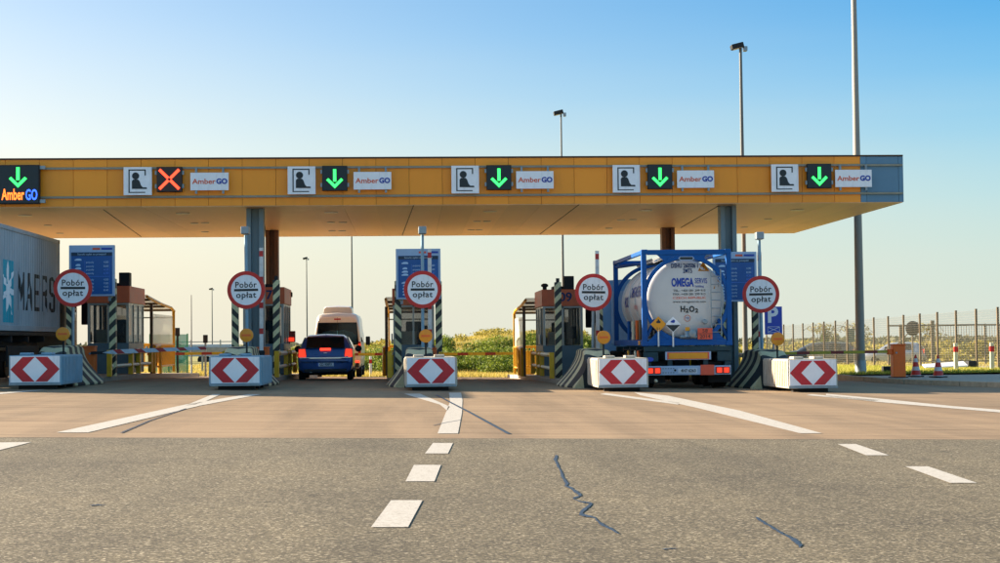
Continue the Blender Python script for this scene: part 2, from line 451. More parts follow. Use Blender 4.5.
def text(name, s, size, m, parent, loc, sx=1.0, bold=0.0, warp=None, align='CENTER', rot=None, depth=.004, spacing=1.0, width=None):
    cu = bpy.data.curves.new(name, 'FONT'); cu.body = s; cu.size = size; cu.align_x = align; cu.align_y = 'CENTER'
    cu.extrude = depth; cu.offset = bold; cu.resolution_u = 3; cu.space_character = spacing
    tmp = bpy.data.objects.new(name, cu); COL.objects.link(tmp)
    bpy.context.view_layer.update()
    me = bpy.data.meshes.new_from_object(tmp.evaluated_get(bpy.context.evaluated_depsgraph_get()))
    bpy.data.objects.remove(tmp); bpy.data.curves.remove(cu)
    me.name = name
    if width:
        xs_ = [v.co.x for v in me.vertices]; sx = width/(max(xs_)-min(xs_))
        mid = (max(xs_)+min(xs_))/2
        for v in me.vertices: v.co.x -= mid
    T = Matrix.Translation(loc) @ (rot or Matrix.Rotation(R(90), 4, 'X')) @ Matrix.Diagonal((sx, 1, 1, 1))
    me.transform(T)
    if warp:
        for v in me.vertices: v.co = warp(v.co)
    me.materials.clear(); me.materials.append(MT[m])
    o = bpy.data.objects.new(name, me); COL.objects.link(o)
    if parent: o.parent = parent
    return o
def sheet(name, xs, ys, zf, m, dz=0.0, kind='structure'):
    vs = [(x, y, zf(x, y)+dz) for y in ys for x in xs]; n = len(xs)
    fs = [(j*n+i, j*n+i+1, (j+1)*n+i+1, (j+1)*n+i) for j in range(len(ys)-1) for i in range(n-1)]
    o = MB().add(vs, fs).build(name, m, fix=False); o['kind'] = kind; return o
def flat(name, polys, m, dz, kind='structure'):     # painted polygons of ground points (x,y)
    b = MB()
    for pl in polys:
        a = sum(pl[i][0]*pl[(i+1) % len(pl)][1]-pl[(i+1) % len(pl)][0]*pl[i][1] for i in range(len(pl)))
        if a < 0: pl = pl[::-1]
        b.add([(x, y, Zg(x, y)+dz) for x, y in pl], [tuple(range(len(pl)))])
    o = b.build(name, m, fix=False); o['kind'] = kind; return o
# ------------------------------------------------------------------ ground
sheet('ground', [-2500, -400, -80, -25, 14, 80, 400, 2500], [-60, 0, 20, 52, 74, 97, 200, 500, 3500], lambda x, y: Zg(x, y)-.05-(.0 if y < 500 else 0), 'soil')
sheet('road', [-60, -40, -25, 14, 40, 60], [-30, 0, 20.3], Zg, 'asphalt')
sheet('apron', [-60, -40, -25, 14, 40, 60], [20.3, 35, 52, 60, 74], Zg, 'apron')
def gp(*pts): return [G(*p) for p in pts]
# markings traced on the road plane
mk = [
 gp((391, 501), (422.5, 501), (408, 528), (371, 528)),
 gp((414, 465.5), (441, 465.5), (434.5, 482), (405.5, 482)),
 gp((433, 443.5), (453, 443.5), (448, 454), (425, 454)),
 gp((837.5, 444.5), (856, 444.5), (889, 455.8), (866, 455.8)),
 gp((905, 467), (928, 467), (977, 483.5), (950, 483.5)),
 gp((0, 443), (32, 442.5), (0, 450.5), (-60, 459), (-80, 459)),
]
flat('lane_marking', mk, 'marking', .005)
lines = [
 gp((437.5, 434), (458, 434), (462, 413), (462.5, 400), (461, 393), (449, 393), (450, 402), (447, 410)),
 gp((404, 394), (420, 394), (450, 407), (447, 411), (440, 405), (410, 396)),
 gp((56, 433), (88, 433), (200, 406), (262, 394.5), (248, 394.5), (185, 405)),
 gp((213, 394.5), (221, 394.5), (207, 401), (195, 405), (185, 406)),
 gp((800, 433.8), (822, 433.8), (740, 411), (668, 396), (634, 392.5), (640, 395.5), (700, 409)),
 gp((600, 394.5), (606, 393.4), (680, 403), (678, 405)),
 gp((1060, 418), (1060, 415), (950, 406.2), (878, 398.8), (826, 394), (826, 396.5), (880, 402.5)),
 gp((806, 395.5), (812, 394.5), (880, 400.5), (874, 401.5)),
 gp((0, 392.8), (40, 390.2), (46, 390.2), (0, 394.5), (-60, 399), (-60, 397)),
]
flat('edge_marking', lines, 'marking', .006)
def ribbon(pts, wpx):
    a = [G(x, y) for x, y in pts]; L = []; Rr = []
    for i, p in enumerate(a):
        q0 = a[max(0, i-1)]; q1 = a[min(len(a)-1, i+1)]
        dx, dy = q1[0]-q0[0], q1[1]-q0[1]; l = math.hypot(dx, dy) or 1
        w_ = wpx[i] if isinstance(wpx, (list, tuple)) else wpx
        L.append((p[0]-dy/l*w_, p[1]+dx/l*w_)); Rr.append((p[0]+dy/l*w_, p[1]-dx/l*w_))
    return [[L[i], L[i+1], Rr[i+1], Rr[i]] for i in range(len(a)-1)]
def ribbonpx(pts, wp):       # hand traced outline on the road, thick and thin
    L = []; Rr = []; rg = random.Random(5); P2 = []; W2 = []
    for i in range(len(pts)-1):
        n_ = max(1, int(math.hypot(pts[i+1][0]-pts[i][0], pts[i+1][1]-pts[i][1])/1.6))
        for k in range(n_):
            f = k/n_; j_ = .45 if k else 0
            P2.append((pts[i][0]+(pts[i+1][0]-pts[i][0])*f+rg.uniform(-j_, j_), pts[i][1]+(pts[i+1][1]-pts[i][1])*f+rg.uniform(-j_, j_)*.6))
            W2.append((wp[i]+(wp[i+1]-wp[i])*f)*rg.uniform(.38, .95))
    P2.append(pts[-1]); W2.append(wp[-1]); pts, wp = P2, W2
    for i, p in enumerate(pts):
        q0 = pts[max(0, i-1)]; q1 = pts[min(len(pts)-1, i+1)]
        dx, dy = q1[0]-q0[0], q1[1]-q0[1]; l = math.hypot(dx, dy) or 1
        w_ = wp[i]
        L.append(G(p[0]-dy/l*w_, p[1]+dx/l*w_)); Rr.append(G(p[0]+dy/l*w_, p[1]-dx/l*w_))
    return [[L[i], L[i+1], Rr[i+1], Rr[i]] for i in range(len(pts)-1)]
flat('tar_crack', ribbon([(436, 395), (447, 401), (470, 413), (490, 424), (509, 434.5)], .028)
     + ribbon([(186, 409), (150, 421), (121, 433.5)], .016)
     + ribbon([(433, 426), (446, 423), (461, 420.5)], .012), 'tar', .0075)
flat('tar_seam', ribbonpx([(556.5, 455.5), (555, 460), (559, 468), (563, 478), (567.5, 484), (565, 486.5), (570, 488), (581, 496), (573, 499), (580, 502), (592, 504), (582, 512), (580, 515), (594, 518), (600, 524), (612, 530), (619, 534.5)],
     [1.2, 2.0, 1.6, 1.9, 2.4, 1.2, 1.6, 1.6, .9, .8, 1.3, 2.2, 1.6, 1.0, 2.2, 1.8, .6])
     + ribbonpx([(756, 518), (762, 522), (772, 528), (785, 535.5), (795, 541), (801, 547)], [.9, 1.8, 1.5, 1.5, 2.3, 2.8])
     + ribbonpx([(90, 506), (97, 505.5), (105, 505.5)], [.3, .7, .3])
     + ribbonpx([(662, 550), (668, 549.4), (676, 549)], [.3, .7, .3]), 'tar', .004)
joints = []
for Y in (20.3, 24.4, 28.4, 32.4, 36.6, 45.0, 49.0, 57.0):
    for a_, c_ in ((-60, -25), (-25, 14), (14, 60)): joints.append([(a_, Y), (c_, Y), (c_, Y+.03), (a_, Y+.03)])
flat('slab_joint', joints, mat('joint_sealant', (.16, .125, .095), .8), .003)

# right hand verge: pavement and grass
def vz(x, y): return -.09 - .009*max(0, min(40, y-55))
kx = [(14.9, 82), (14.9, 49.8), (15.15, 48.3), (15.9, 45.5), (17.0, 42), (19, 36), (22, 30), (60, 30), (60, 55.2), (60, 82)]
b = MB()
# pavement slab with a real kerb face
tp = [(x, y, vz(x, y)) for x, y in kx]; bt = [(x, y, vz(x, y)-.8) for x, y in kx]; n = len(kx)
b.add(tp+bt, [tuple(range(n))]+[(i, n+i, n+(i+1) % n, (i+1) % n) for i in range(n)])
b.build('pavement', 'concrete_k')['kind'] = 'structure'
kb = MB()
for i in range(6):
    (x0, y0), (x1, y1) = kx[i], kx[i+1]
    l = math.hypot(x1-x0, y1-y0); m_ = max(1, int(l/1.0))
    for k in range(m_):
        f0, f1 = k/m_, (k+.975)/m_
        ax, ay, bx_, by_ = x0+(x1-x0)*f0, y0+(y1-y0)*f0, x0+(x1-x0)*f1, y0+(y1-y0)*f1
        cx, cy = (ax+bx_)/2, (ay+by_)/2
        kb.box((cx, cy, vz(cx, cy)-.12+random.uniform(-.004, .004)), (math.hypot(bx_-ax, by_-ay), .16, .27), rz=math.atan2(by_-ay, bx_-ax))
kb.build('kerb', mat('pale_kerb_stone', 'b5a388', .85, var=.15, scale=7, dirt=.3, bumpy=.3), bev=.012)['kind'] = 'structure'
sheet('verge', [15.25, 18, 23.1], [55.2, 60, 70, 82, 95, 120], lambda x, y: vz(x, y)+.006+.03*(x-15.25)/8, 'soil')
# rough grass: blades
def blades(name, n, fx, m, h0, h1, wd):
    rng = np.random.default_rng(len(name)*7+n)
    P = np.array([fx(rng) for _ in range(n)])
    a = rng.uniform(0, math.pi, n); h = rng.uniform(h0, h1, n); lean = rng.normal(0, .35, (n, 2))*h[:, None]
    ww = wd*rng.uniform(.6, 1.4, n)
    v = np.zeros((n, 3, 3)); v[:, 0] = P; v[:, 1] = P; v[:, 2] = P
    v[:, 0, 0] -= np.cos(a)*ww; v[:, 0, 1] -= np.sin(a)*ww; v[:, 1, 0] += np.cos(a)*ww; v[:, 1, 1] += np.sin(a)*ww
    v[:, 2, 0] += lean[:, 0]; v[:, 2, 1] += lean[:, 1]; v[:, 2, 2] += h
    me = bpy.data.meshes.new(name); me.vertices.add(n*3); me.vertices.foreach_set('co', v.reshape(-1).astype('f'))
    me.loops.add(n*3); me.loops.foreach_set('vertex_index', np.arange(n*3, dtype='i'))
    me.polygons.add(n); me.polygons.foreach_set('loop_start', np.arange(0, n*3, 3, dtype='i')); me.polygons.foreach_set('loop_total', np.full(n, 3, dtype='i'))
    me.update(); me.materials.append(MT[m])
    o = bpy.data.objects.new(name, me); COL.objects.link(o); o['kind'] = 'stuff'; return o
def leaves(name, blobs, n, m, size, parent=None, kind=None, zmin=None):
    """leaf faces through the volume of many lumps (cx,cy,cz,rx,ry,rz)"""
    rng = np.random.default_rng(len(name)+n)
    bl = np.array(blobs); vol = bl[:, 3]*bl[:, 5]; idx = rng.choice(len(bl), n, p=vol/vol.sum())
    d_ = rng.normal(size=(n, 3)); d_ /= np.linalg.norm(d_, axis=1)[:, None]
    r_ = rng.uniform(0, 1, n)**.4; r_ *= rng.uniform(.8, 1.12, n)
    P = bl[idx, :3] + d_*r_[:, None]*bl[idx, 3:6]
    if zmin is not None: P[:, 2] = np.maximum(P[:, 2], zmin)
    a = rng.normal(size=(n, 3)); a /= np.linalg.norm(a, axis=1)[:, None]
    c = np.cross(a, rng.normal(size=(n, 3))); c /= np.linalg.norm(c, axis=1)[:, None]
    s_ = size*rng.uniform(.5, 1.5, n)[:, None]
    v = np.stack([P-a*s_, P-c*s_*.55, P+a*s_, P+c*s_*.55], 1)
    me = bpy.data.meshes.new(name); me.vertices.add(n*4); me.vertices.foreach_set('co', v.reshape(-1).astype('f'))
    me.loops.add(n*4); me.loops.foreach_set('vertex_index', np.arange(n*4, dtype='i'))
    me.polygons.add(n); me.polygons.foreach_set('loop_start', np.arange(0, n*4, 4, dtype='i')); me.polygons.foreach_set('loop_total', np.full(n, 4, dtype='i'))
    me.update(); me.materials.append(MT[m])
    o = bpy.data.objects.new(name, me); COL.objects.link(o)
    if parent: o.parent = parent
    if kind: o['kind'] = kind
    return o
def fverge(r):
    x = r.uniform(15.3, 23.2); y = 55.3+r.uniform(0, 1)**1.4*55
    return (x, y, vz(x, y)+.0+.03*(x-15)/8)
blades('verge_grass', 45000, fverge, 'blade', .05, .16, .014)
# the bank behind the plaza
def bank_h(x, y):
    base = Zg(x, y)-.05
    prof = max(0, min(1, (y-80)/16)); prof = prof*prof*(3-2*prof)
    back = 1
    if x < -9: H = max(0, .95*(1-(-9-x)/6))
    elif x < 0: H = .95+.85*(x+9)/9
    elif x < 9: H = 1.8+.65*x/9
    else: H = max(.6, 2.45-.16*(x-9)) if x < 20 else max(0., .6-(x-20)*.3)
    return base + (H+.12)*prof*back + prof*.16*math.sin(x*.7+1)*math.sin(x*.23+y*.1)
xs = [-40+i*1.0 for i in range(66)]; ys = [78+i*1.3 for i in range(30)]
sheet('bank', xs, ys, bank_h, 'soil', .02)
def fbank(r):
    x = r.uniform(-17, 22); y = r.uniform(78, 112); return (x, y, bank_h(x, y))
blades('bank_grass', 70000, fbank, 'dryblade', .08, .28, .018)
def fstrip(r):
    x = r.uniform(-24, 16); y = r.uniform(74.5, 83); return (x, y, (bank_h(x, y) if y > 78 else Zg(x, y)-.05)+.0)
blades('roadside_grass', 42000, fstrip, 'dryblade', .10, .34, .02)
rr = random.Random(3)
bl = []
for i in range(150):
    x = rr.uniform(-6.5, 13); y = rr.uniform(82, 90)
    h = rr.uniform(.28, .62)*(1.0 if x > -2 else .8); r_ = rr.uniform(.5, 1.2)
    bl.append((x, y, bank_h(x, y)+h*.75, r_, r_, h))
leaves('bushes', bl, 130000, 'leaf', .052, kind='stuff')
bl = []
for i in range(60):
    x = rr.uniform(-10, 14); y = rr.uniform(90, 100); h = rr.uniform(.15, .4); bl.append((x, y, bank_h(x, y)+h*.5, rr.uniform(.5, 1.2), 1, h))
leaves('bank_scrub', bl, 22000, 'hedge', .07, kind='stuff')
bl = []
for i in range(240):
    x = rr.uniform(-260, 330); y = rr.uniform(420, 560); h = rr.uniform(.5, 1.6); bl.append((x, y, -.8+h*.6, rr.uniform(4, 12), 5, h))
leaves('far_treeline', bl, 26000, 'farleaf', .8, kind='stuff')

# ------------------------------------------------------------------ the canopy over the plaza
YC0, YC1, ZC0, ZC1 = 48.2, 62.2, 5.36, 6.76
XR = W(903, 201, YC0)[0]; XL = -62.0; XG = W(860.5, 180, YC0)[0]
can = thing('toll_plaza_canopy', 'long flat canopy with amber yellow fascia and tan soffit spanning all toll lanes', 'canopy', (0, YC0, 0))
L_ = lambda y: y-YC0
def fpanels(x0, x1, mname, name):
    b = MB(); x = math.floor(x0)
    while x < x1:
        a, c = max(x, x0)+.005, min(x+1, x1)-.005
        if c-a > .03:
            for z0, z1 in ((ZC0, ZC0+.262), (ZC0+.272, ZC1-.272), (ZC1-.262, ZC1)): b.bb(a+.0, c-.0, 0, .06, z0, z1)
        x += 1
    return b.build(name, mname, can, bev=.004)
fpanels(XL, XG, 'fascia', 'fascia_panel'); fpanels(XG, XR, 'fascia_grey', 'end_panel')
b = MB(); b.bb(XL, XR-.02, .061, L_(YC1)-.061, ZC0+.02, ZC1-.02); b.build('roof_box', 'soft', can)
b = MB()
x = math.floor(XL)
seams = []
while x < XR:
    for j in range(5):
        y0 = .01+j*(L_(YC1)-.02)/5; y1 = .01+(j+1)*(L_(YC1)-.02)/5
        a, c = max(x, XL)+.004, min(x+3, XR)-.004
        if c-a > .05: b.bb(a, c, y0+.004, y1-.004, ZC0-.02, ZC0-.002)
    x += 3
b.build('soffit', 'soffit', can)
for z in (ZC0+.267, ZC1-.267):
    MB().bb(XL, XR, -.06, -.02, z-.032, z+.032).build('sign_rail', 'sign_rail', can, bev=.006)
MB().bb(XL, XR+.02, -.02, L_(YC1)+.02, ZC1+.002, ZC1+.05).build('roof_edge', 'soft', can)
b = MB()
y = 0.02
while y < L_(YC1)-.1:
    b.bb(XR-.01, XR+.03, y, min(y+1.0, L_(YC1))-.012, ZC0, ZC1); y += 1.0
b.build('side_panel', 'fascia_grey', can, bev=.004)
MB().bb(XL, XR, L_(YC1)-.06, L_(YC1), ZC0, ZC1).build('back_panel', 'fascia', can)
def onsoffit(px, py):
    r = ray(px, py); t = (ZC0-.022-CAM.z)/r.z
    return r.x*t, r.y*t-YC0
for (ax, ay), (cx, cy) in (((103.4, 209.5), (141, 236.5)), ((413.6, 205.4), (402.4, 235)), ((580, 203.8), (540, 234)), ((718, 206), (681, 227.5)), ((262, 208), (266, 236))):
    a_ = onsoffit(ax, ay); c_ = onsoffit(cx, cy); a_ = (a_[0], max(.05, a_[1])); c_ = (c_[0], min(L_(YC1)-.1, c_[1]))
    MB().tube([(a_[0], a_[1], ZC0-.020), (c_[0], c_[1], ZC0-.020)], .018, 4).build('soffit_joint', 'soft', can)
for px, py in ((25, 215), (183, 213), (331, 212), (490, 211), (645.6, 210), (797, 209.6), (48, 225), (194.5, 223), (205, 222.6), (331, 222), (343, 222), (477, 221), (487, 221), (621, 219.6), (633, 219.4), (768, 219), (60, 233), (205, 231.6), (332, 230.6), (342, 230.5), (471, 229.6), (479, 229.5), (609, 228), (744, 227)):
    r = ray(px, py); t = (ZC0-.02-CAM.z)/r.z
    X, Y = r.x*t, r.y*t
    if YC0+.3 < Y < YC1-.3:
        rad = .19 if py < 216.5 else .12
        MB().lathe([(rad, ZC0-.045), (rad*1.15, ZC0-.04), (rad*1.15, ZC0-.021)], (X, L_(Y), 0)).build('recessed_lamp', 'led_lamp', can, smooth=True)
for px, Y, m, wd in ((255.7, 49.2, 'column', .52), (727.5, 49.2, 'column', .50), (272.3, 58.6, 'columnb', .46), (667.5, 58.6, 'columnb', .48)):
    X, _ = W(px, 240, Y)
    zb = Zg(X, Y)
    bb = MB(); bb.bb(X-wd/2, X+wd/2, L_(Y)-.02, L_(Y)+.02, zb, ZC0-.02)
    bb.bb(X-wd/2, X-wd/2+.14, L_(Y)-.22, L_(Y)+.22, zb, ZC0-.021); bb.bb(X+wd/2-.14, X+wd/2, L_(Y)-.22, L_(Y)+.22, zb, ZC0-.021)
    bb.build('column', m, can, bev=.008)

# signs hung on the fascia
def sx_(px, Y=YC0): return W(px, 180, Y)[0]
SY = YC0-.20
pic = thing('booth_pictogram_sign', '', 'sign', (0, 0, 0), group='white booth pictograms on the canopy')
MB().bb(-.415, .415, 0, .05, -.42, .42).build('panel', 'sign_white', pic, bev=.008)
b = MB(); b.bb(-.27, -.235, -.006, .0, -.35, .35); b.bb(-.235, .24, -.006, 0, .315, .35); b.bb(-.235, .22, -.006, 0, -.35, -.322); b.bb(.205, .24, -.006, 0, .17, .315)
b.build('window_outline', 'ink', pic)
b = MB(); b.disc((-.06, .155), .105, -.007, 0, 24)
b.prism([(-.17, -.23), (-.17, .0), (-.13, .05), (.01, .05), (.055, .0), (.10, -.13), (.15, -.185), (.255, -.185), (.27, -.2), (.27, -.235)], -.007, 0)
b.build('seated_figure', 'ink', pic)
for s_ in (-.26, .26): MB().bb(s_-.03, s_+.03, .05, .12, -.36, .36).build('bracket', 'zinc', pic)
names_l = ['beside the red cross signal', 'on the canopy above the dark blue car lane', 'on the canopy centre above the round sign lane', 'above the tank truck lane', 'beside the grey end of the canopy']
for i, px in enumerate((138.8, 302, 465, 625.5, 783.5)):
    lab = 'white seated clerk pictogram ' + names_l[i]
    X = sx_(px); Z = W(px, 180.6-(px-465)*.0019+0, SY)[1]
    o = pic if i == 0 else copy_tree(pic)
    o.location = (X, SY, 6.09); o['label'] = lab
def arrow(b, s=1.0, z=0):
    b.bb(-.045*s, .045*s, -.016, -.006, (-.10+z)*1, (.27)*s+z)
    for k in (-1, 1):
        b.prism([(0, -.305*s+z), (k*.25*s, -.055*s+z), (k*.19*s, .0*s+z), (0, -.19*s+z)], -.015-.0005*k, -.006)
def signal(kind):
    o = thing('lane_signal', '', 'lane signal', group='square lane signals on the canopy')
    MB().bb(-.375, .375, 0, .12, -.375, .375).build('housing', 'dark', o, bev=.01)
    MB().bb(-.36, .36, -.006, -.001, -.36, .36).build('face', 'led_face' if kind else 'led_face_red', o)
    if kind:
        b = MB(); arrow(b); b.build('green_arrow', 'led_green', o)
    else:
        b = MB()
        b.box((0, -.012, 0), (.82, .008, .085), ry=R(45)); b.box((0, -.0125, 0), (.82, .007, .085), ry=R(-45)); b.build('red_cross', 'led_red', o)
        MB().disc((0, 0), .045, -.022, -.017, 16).build('centre_eye', 'led_face_red', o)
    for z in (-.2, .2):
        for s_ in (-1, 1): MB().bb(s_*.376, s_*.425, .02, .08, z-.06, z+.06).build('hinge', 'zinc', o)
    return o
sg = signal(1); sr = signal(0)
tl = ['above the dark blue car and beige van', 'second green arrow from the left square signals, right of canopy centre column gap', 'above the tank truck', 'nearest the grey canopy end']
tl = ['square signal with lit green down arrow above the dark blue car', 'square signal with lit green down arrow above the open lane right of the central barrier', 'square signal with lit green down arrow above the tank truck', 'square signal with lit green down arrow nearest the grey canopy end']
sr.location = (sx_(170.3), SY, 6.14); sr['label'] = 'square lane signal showing a lit red cross on the canopy'
for i, px in enumerate((335, 498.6, 659, 817.8)):
    o = sg if i == 0 else copy_tree(sg); o.location = (sx_(px), SY, 6.15); o['label'] = tl[i]
lg = thing('toll_tag_sign', '', 'sign', group='white lettered panels on the canopy')
MB().bb(-.565, .565, 0, .03, -.265, .265).build('panel', 'sign_white', lg, bev=.005)
text('lettering', 'Amber', .215, 'logo_or', lg, (-.165, -.004, -.005), bold=.003, width=.69)
text('lettering', 'GO', .215, 'logo_bl', lg, (.365, -.004, -.003), bold=.010, width=.33)
for s_ in (-.4, .4): MB().bb(s_-.03, s_+.03, .03, .12, -.36, .42).build('bracket', 'zinc', lg)
ll = ['white panel with orange and blue lettering right of the red cross signal', 'white lettered panel between the blue car signal and canopy centre', 'white lettered panel right of the signal at canopy centre', 'white lettered panel above the tank truck cab end', 'white lettered panel overlapping the grey end of the canopy']
for i, px in enumerate((210.3, 372.6, 534.4, 694.5, 851.8)):
    o = lg if i == 0 else copy_tree(lg); o.location = (sx_(px), SY, 6.07 + .0); o['label'] = ll[i]
# big display at the left edge
bd = thing('led_message_board', 'large black message board with green arrow over orange and blue words at canopy left', 'display board', (sx_(42), SY-.15, 0))
MB().bb(-3.2, 0, 0, .18, 5.42, 6.575).build('housing', 'dark', bd, bev=.012)
MB().bb(-3.16, -.03, -.006, -.001, 5.45, 6.545).build('screen', 'led_face', bd)
b = MB(); arrow(b, 1.05, 0); o = b.build('green_arrow', 'led_green', bd, loc=(-.62, 0, 6.22))
text('lettering', 'Amber', .46, 'led_orange', bd, (-.765, -.012, 5.68), width=.66, bold=.008)
text('lettering', 'GO', .44, 'led_blue', bd, (-.225, -.012, 5.67), width=.34, bold=.008)
for z in (5.5, 6.5): MB().bb(.001, .16, .05, .13, z-.05, z+.05).build('bracket', 'zinc', bd)
# ------------------------------------------------------------------ toll islands
PX = (35, 235, 431, 623, 813)
XI = [W(p, 375, 40)[0] for p in PX]
lane_names = ['beside the container truck', 'left of the dark blue car', 'at the centre of the plaza', 'left of the tank truck', 'right of the tank truck']
for X in XI:
    b = MB(); x0, x1 = X-1.28, X+.48
    pl = [(x0, 67), (x0, 46), (x0+.35, 45.4), (x1-.35, 45.4), (x1, 46), (x1, 67)]
    n = 6
    tp = []
    for Y in (45.4, 52, 67):
        for x in ((x0+.35 if Y == 45.4 else x0), (x1-.35 if Y == 45.4 else x1)): tp.append((x, Y, Zg(x, Y)+.15))
    btm = [(x, y, z-.4) for x, y, z in tp]
    b.add(tp+btm, [(0, 1, 3, 2), (2, 3, 5, 4), (6, 8, 9, 7), (8, 10, 11, 9), (0, 6, 7, 1), (4, 5, 11, 10), (0, 2, 8, 6), (2, 4, 10, 8), (1, 7, 9, 3), (3, 9, 11, 5)])
    b.build('island', 'concrete_k', bev=.02)['kind'] = 'structure'

# crash cushion
def cushion(shell, side):
    t = thing('crash_cushion', '', 'crash cushion', group='crash cushions in front of the toll islands')
    b = MB(); b.bb(-.64, .64, .02, 2.7, .10, .84)
    b.build('body', shell, t, bev=.025)
    for s_ in (-1, 1):
        b = MB()
        for k in range(15): b.bb(s_*.638, s_*.662, .16+k*.17, .25+k*.17, .15, .80)
        b.bb(s_*.630, s_*.648, .10, 2.65, .11, .145)
        b.build('ribbed_side', shell, t, bev=.008)
    MB().bb(-.60, .60, 0, .019, .17, .82).build('chevron_panel', 'sign_white', t, bev=.004)
    b = MB()
    for s_ in (-1, 1):
        b.prism([(s_*.595, .495), (s_*.30, .80), (s_*.006, .80), (s_*.30, .495), (s_*.006, .19), (s_*.30, .19)], -.004, 0)
    b.build('red_chevron', 'chev_red', t)
    MB().bb(-.63, .63, -.03, .018, .10, .155).build('lower_rail', 'zinc', t, bev=.008)
    for s_ in (-.30, .22): MB().bb(s_-.13, s_+.13, .25, .7, .841, .905).build('lid', shell, t, bev=.02)
    for y in (.25, 1.3, 2.3): MB().bb(-.45, .45, y, y+.25, 0, .10).build('foot', 'dark', t)
    return t
cz = cushion('blue_shade_zinc', 1); cc = cushion('cream_shell', 1)
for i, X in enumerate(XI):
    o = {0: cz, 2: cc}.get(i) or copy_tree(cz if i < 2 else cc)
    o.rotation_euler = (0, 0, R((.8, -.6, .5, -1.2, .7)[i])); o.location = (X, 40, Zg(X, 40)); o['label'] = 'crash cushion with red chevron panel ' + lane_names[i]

# striped concrete nose
def nose():
    t = thing('striped_island_nose', '', 'bullnose', group='striped bullnoses of the toll islands')
    secs = []
    for y, h, wt, wb in ((0, .72, .34, .66), (.25, .90, .36, .72), (.6, 1.03, .36, .80), (1.3, 1.06, .35, .88), (2.0, 1.06, .33, .92), (2.7, 1.04, .32, .92), (3.0, .95, .30, .86)):
        hp = [(0, 0), (wb, 0), (wb, .05)]
        for k in range(1, 8):
            f = k/8; hp.append((wt + (wb-wt)*(1-math.sin(f*math.pi/2))**.9, .05+(h-.10)*f))
        hp += [(wt, h-.04), (wt-.05, h), (0, h+.02)]
        secs.append((y, hp))
    MB().loft(secs).build('shell', 'nose', t, smooth=True)
    return t
ns = nose()
for i, X in enumerate(XI):
    o = ns if i == 0 else copy_tree(ns); x = X-.27
    o.location = (x, 42.85, Zg(x, 43)); o['label'] = 'black and cream striped bullnose ' + lane_names[i]

# round sign
def roundsign(cam_, pole_m):
    t = thing('round_toll_sign', '', 'road sign', group='round toll signs on the islands')
    top = 3.05 if not cam_ else 4.12
    MB().cyl((0, .05, 0), (0, .05, top), .045).build('post', pole_m, t, smooth=True)
    b = MB(); b.ring((0, 2.56), .425, .53, -.022, .0); b.build('red_border', 'sign_red', t, smooth=True)
    MB().disc((0, 2.56), .43, -.018, .0, 48).build('face', 'sign_white', t)
    MB().bb(-.335, .335, -.026, -.019, 2.528, 2.592).build('bar', 'ink', t)
    text('lettering', 'Pobór', .235, 'ink', t, (0, -.022, 2.70), bold=.003, width=.60, spacing=1.1)
    text('lettering', 'opłat', .235, 'ink', t, (0, -.022, 2.415), bold=.003, width=.56, spacing=1.1)
    MB().bb(-.06, .06, .001, .12, 2.35, 2.42).build('clamp', 'zinc', t)
    if cam_:
        c = MB(); c.bb(-.11, .11, -.16, .16, 4.13, 4.34).build('camera_head', 'zinc', t, bev=.02)
    return t
rs0 = roundsign(False, 'zinc'); rs1 = roundsign(True, 'blue_shade_zinc')
for i, (px, py) in enumerate(((72.5, 288), (247, 290), (422.3, 289.5), (592, 292.3), (761.8, 294.3))):
    X, Z = W(px, py, 45.2)
    src = rs1 if i in (1, 2, 4) else rs0
    o = src if i in (0, 1) else copy_tree(src)
    o.rotation_euler = (0, R((.3, -.5, .2, .9, -.6)[i]), R((2, -3, 1, 3, -2)[i])); o.location = (X, 45.2, Z-2.56); o['label'] = 'red bordered round sign ' + ('with camera mast ' if i in (1, 2, 4) else '') + lane_names[i]
# warning lamps
lp = thing('amber_warning_lamp', '', 'warning lamp', group='round amber lamps behind the crash cushions')
MB().lathe([(.12, -.05), (.18, -.04), (.18, .03), (.16, .07), (.08, .085)], (0, 0, 0), 'Y').build('lens', 'amber', lp, smooth=True)
MB().cyl((0, .06, -.17), (0, .06, -.62), .025).build('stem', 'dark', lp)
MB().bb(-.12, .12, -.056, -.0505, -.028, .03).build('lens_band', 'orange', lp, bev=.004)
for i, (px, py) in enumerate(((63, 334), (246.5, 335.3), (425.7, 336), (603.6, 337.4), (777.6, 339))):
    X, Z = W(px, py, 42.72); o = lp if i == 0 else copy_tree(lp)
    o.location = (X, 42.72, Z); o['label'] = 'round amber warning lamp ' + lane_names[i]
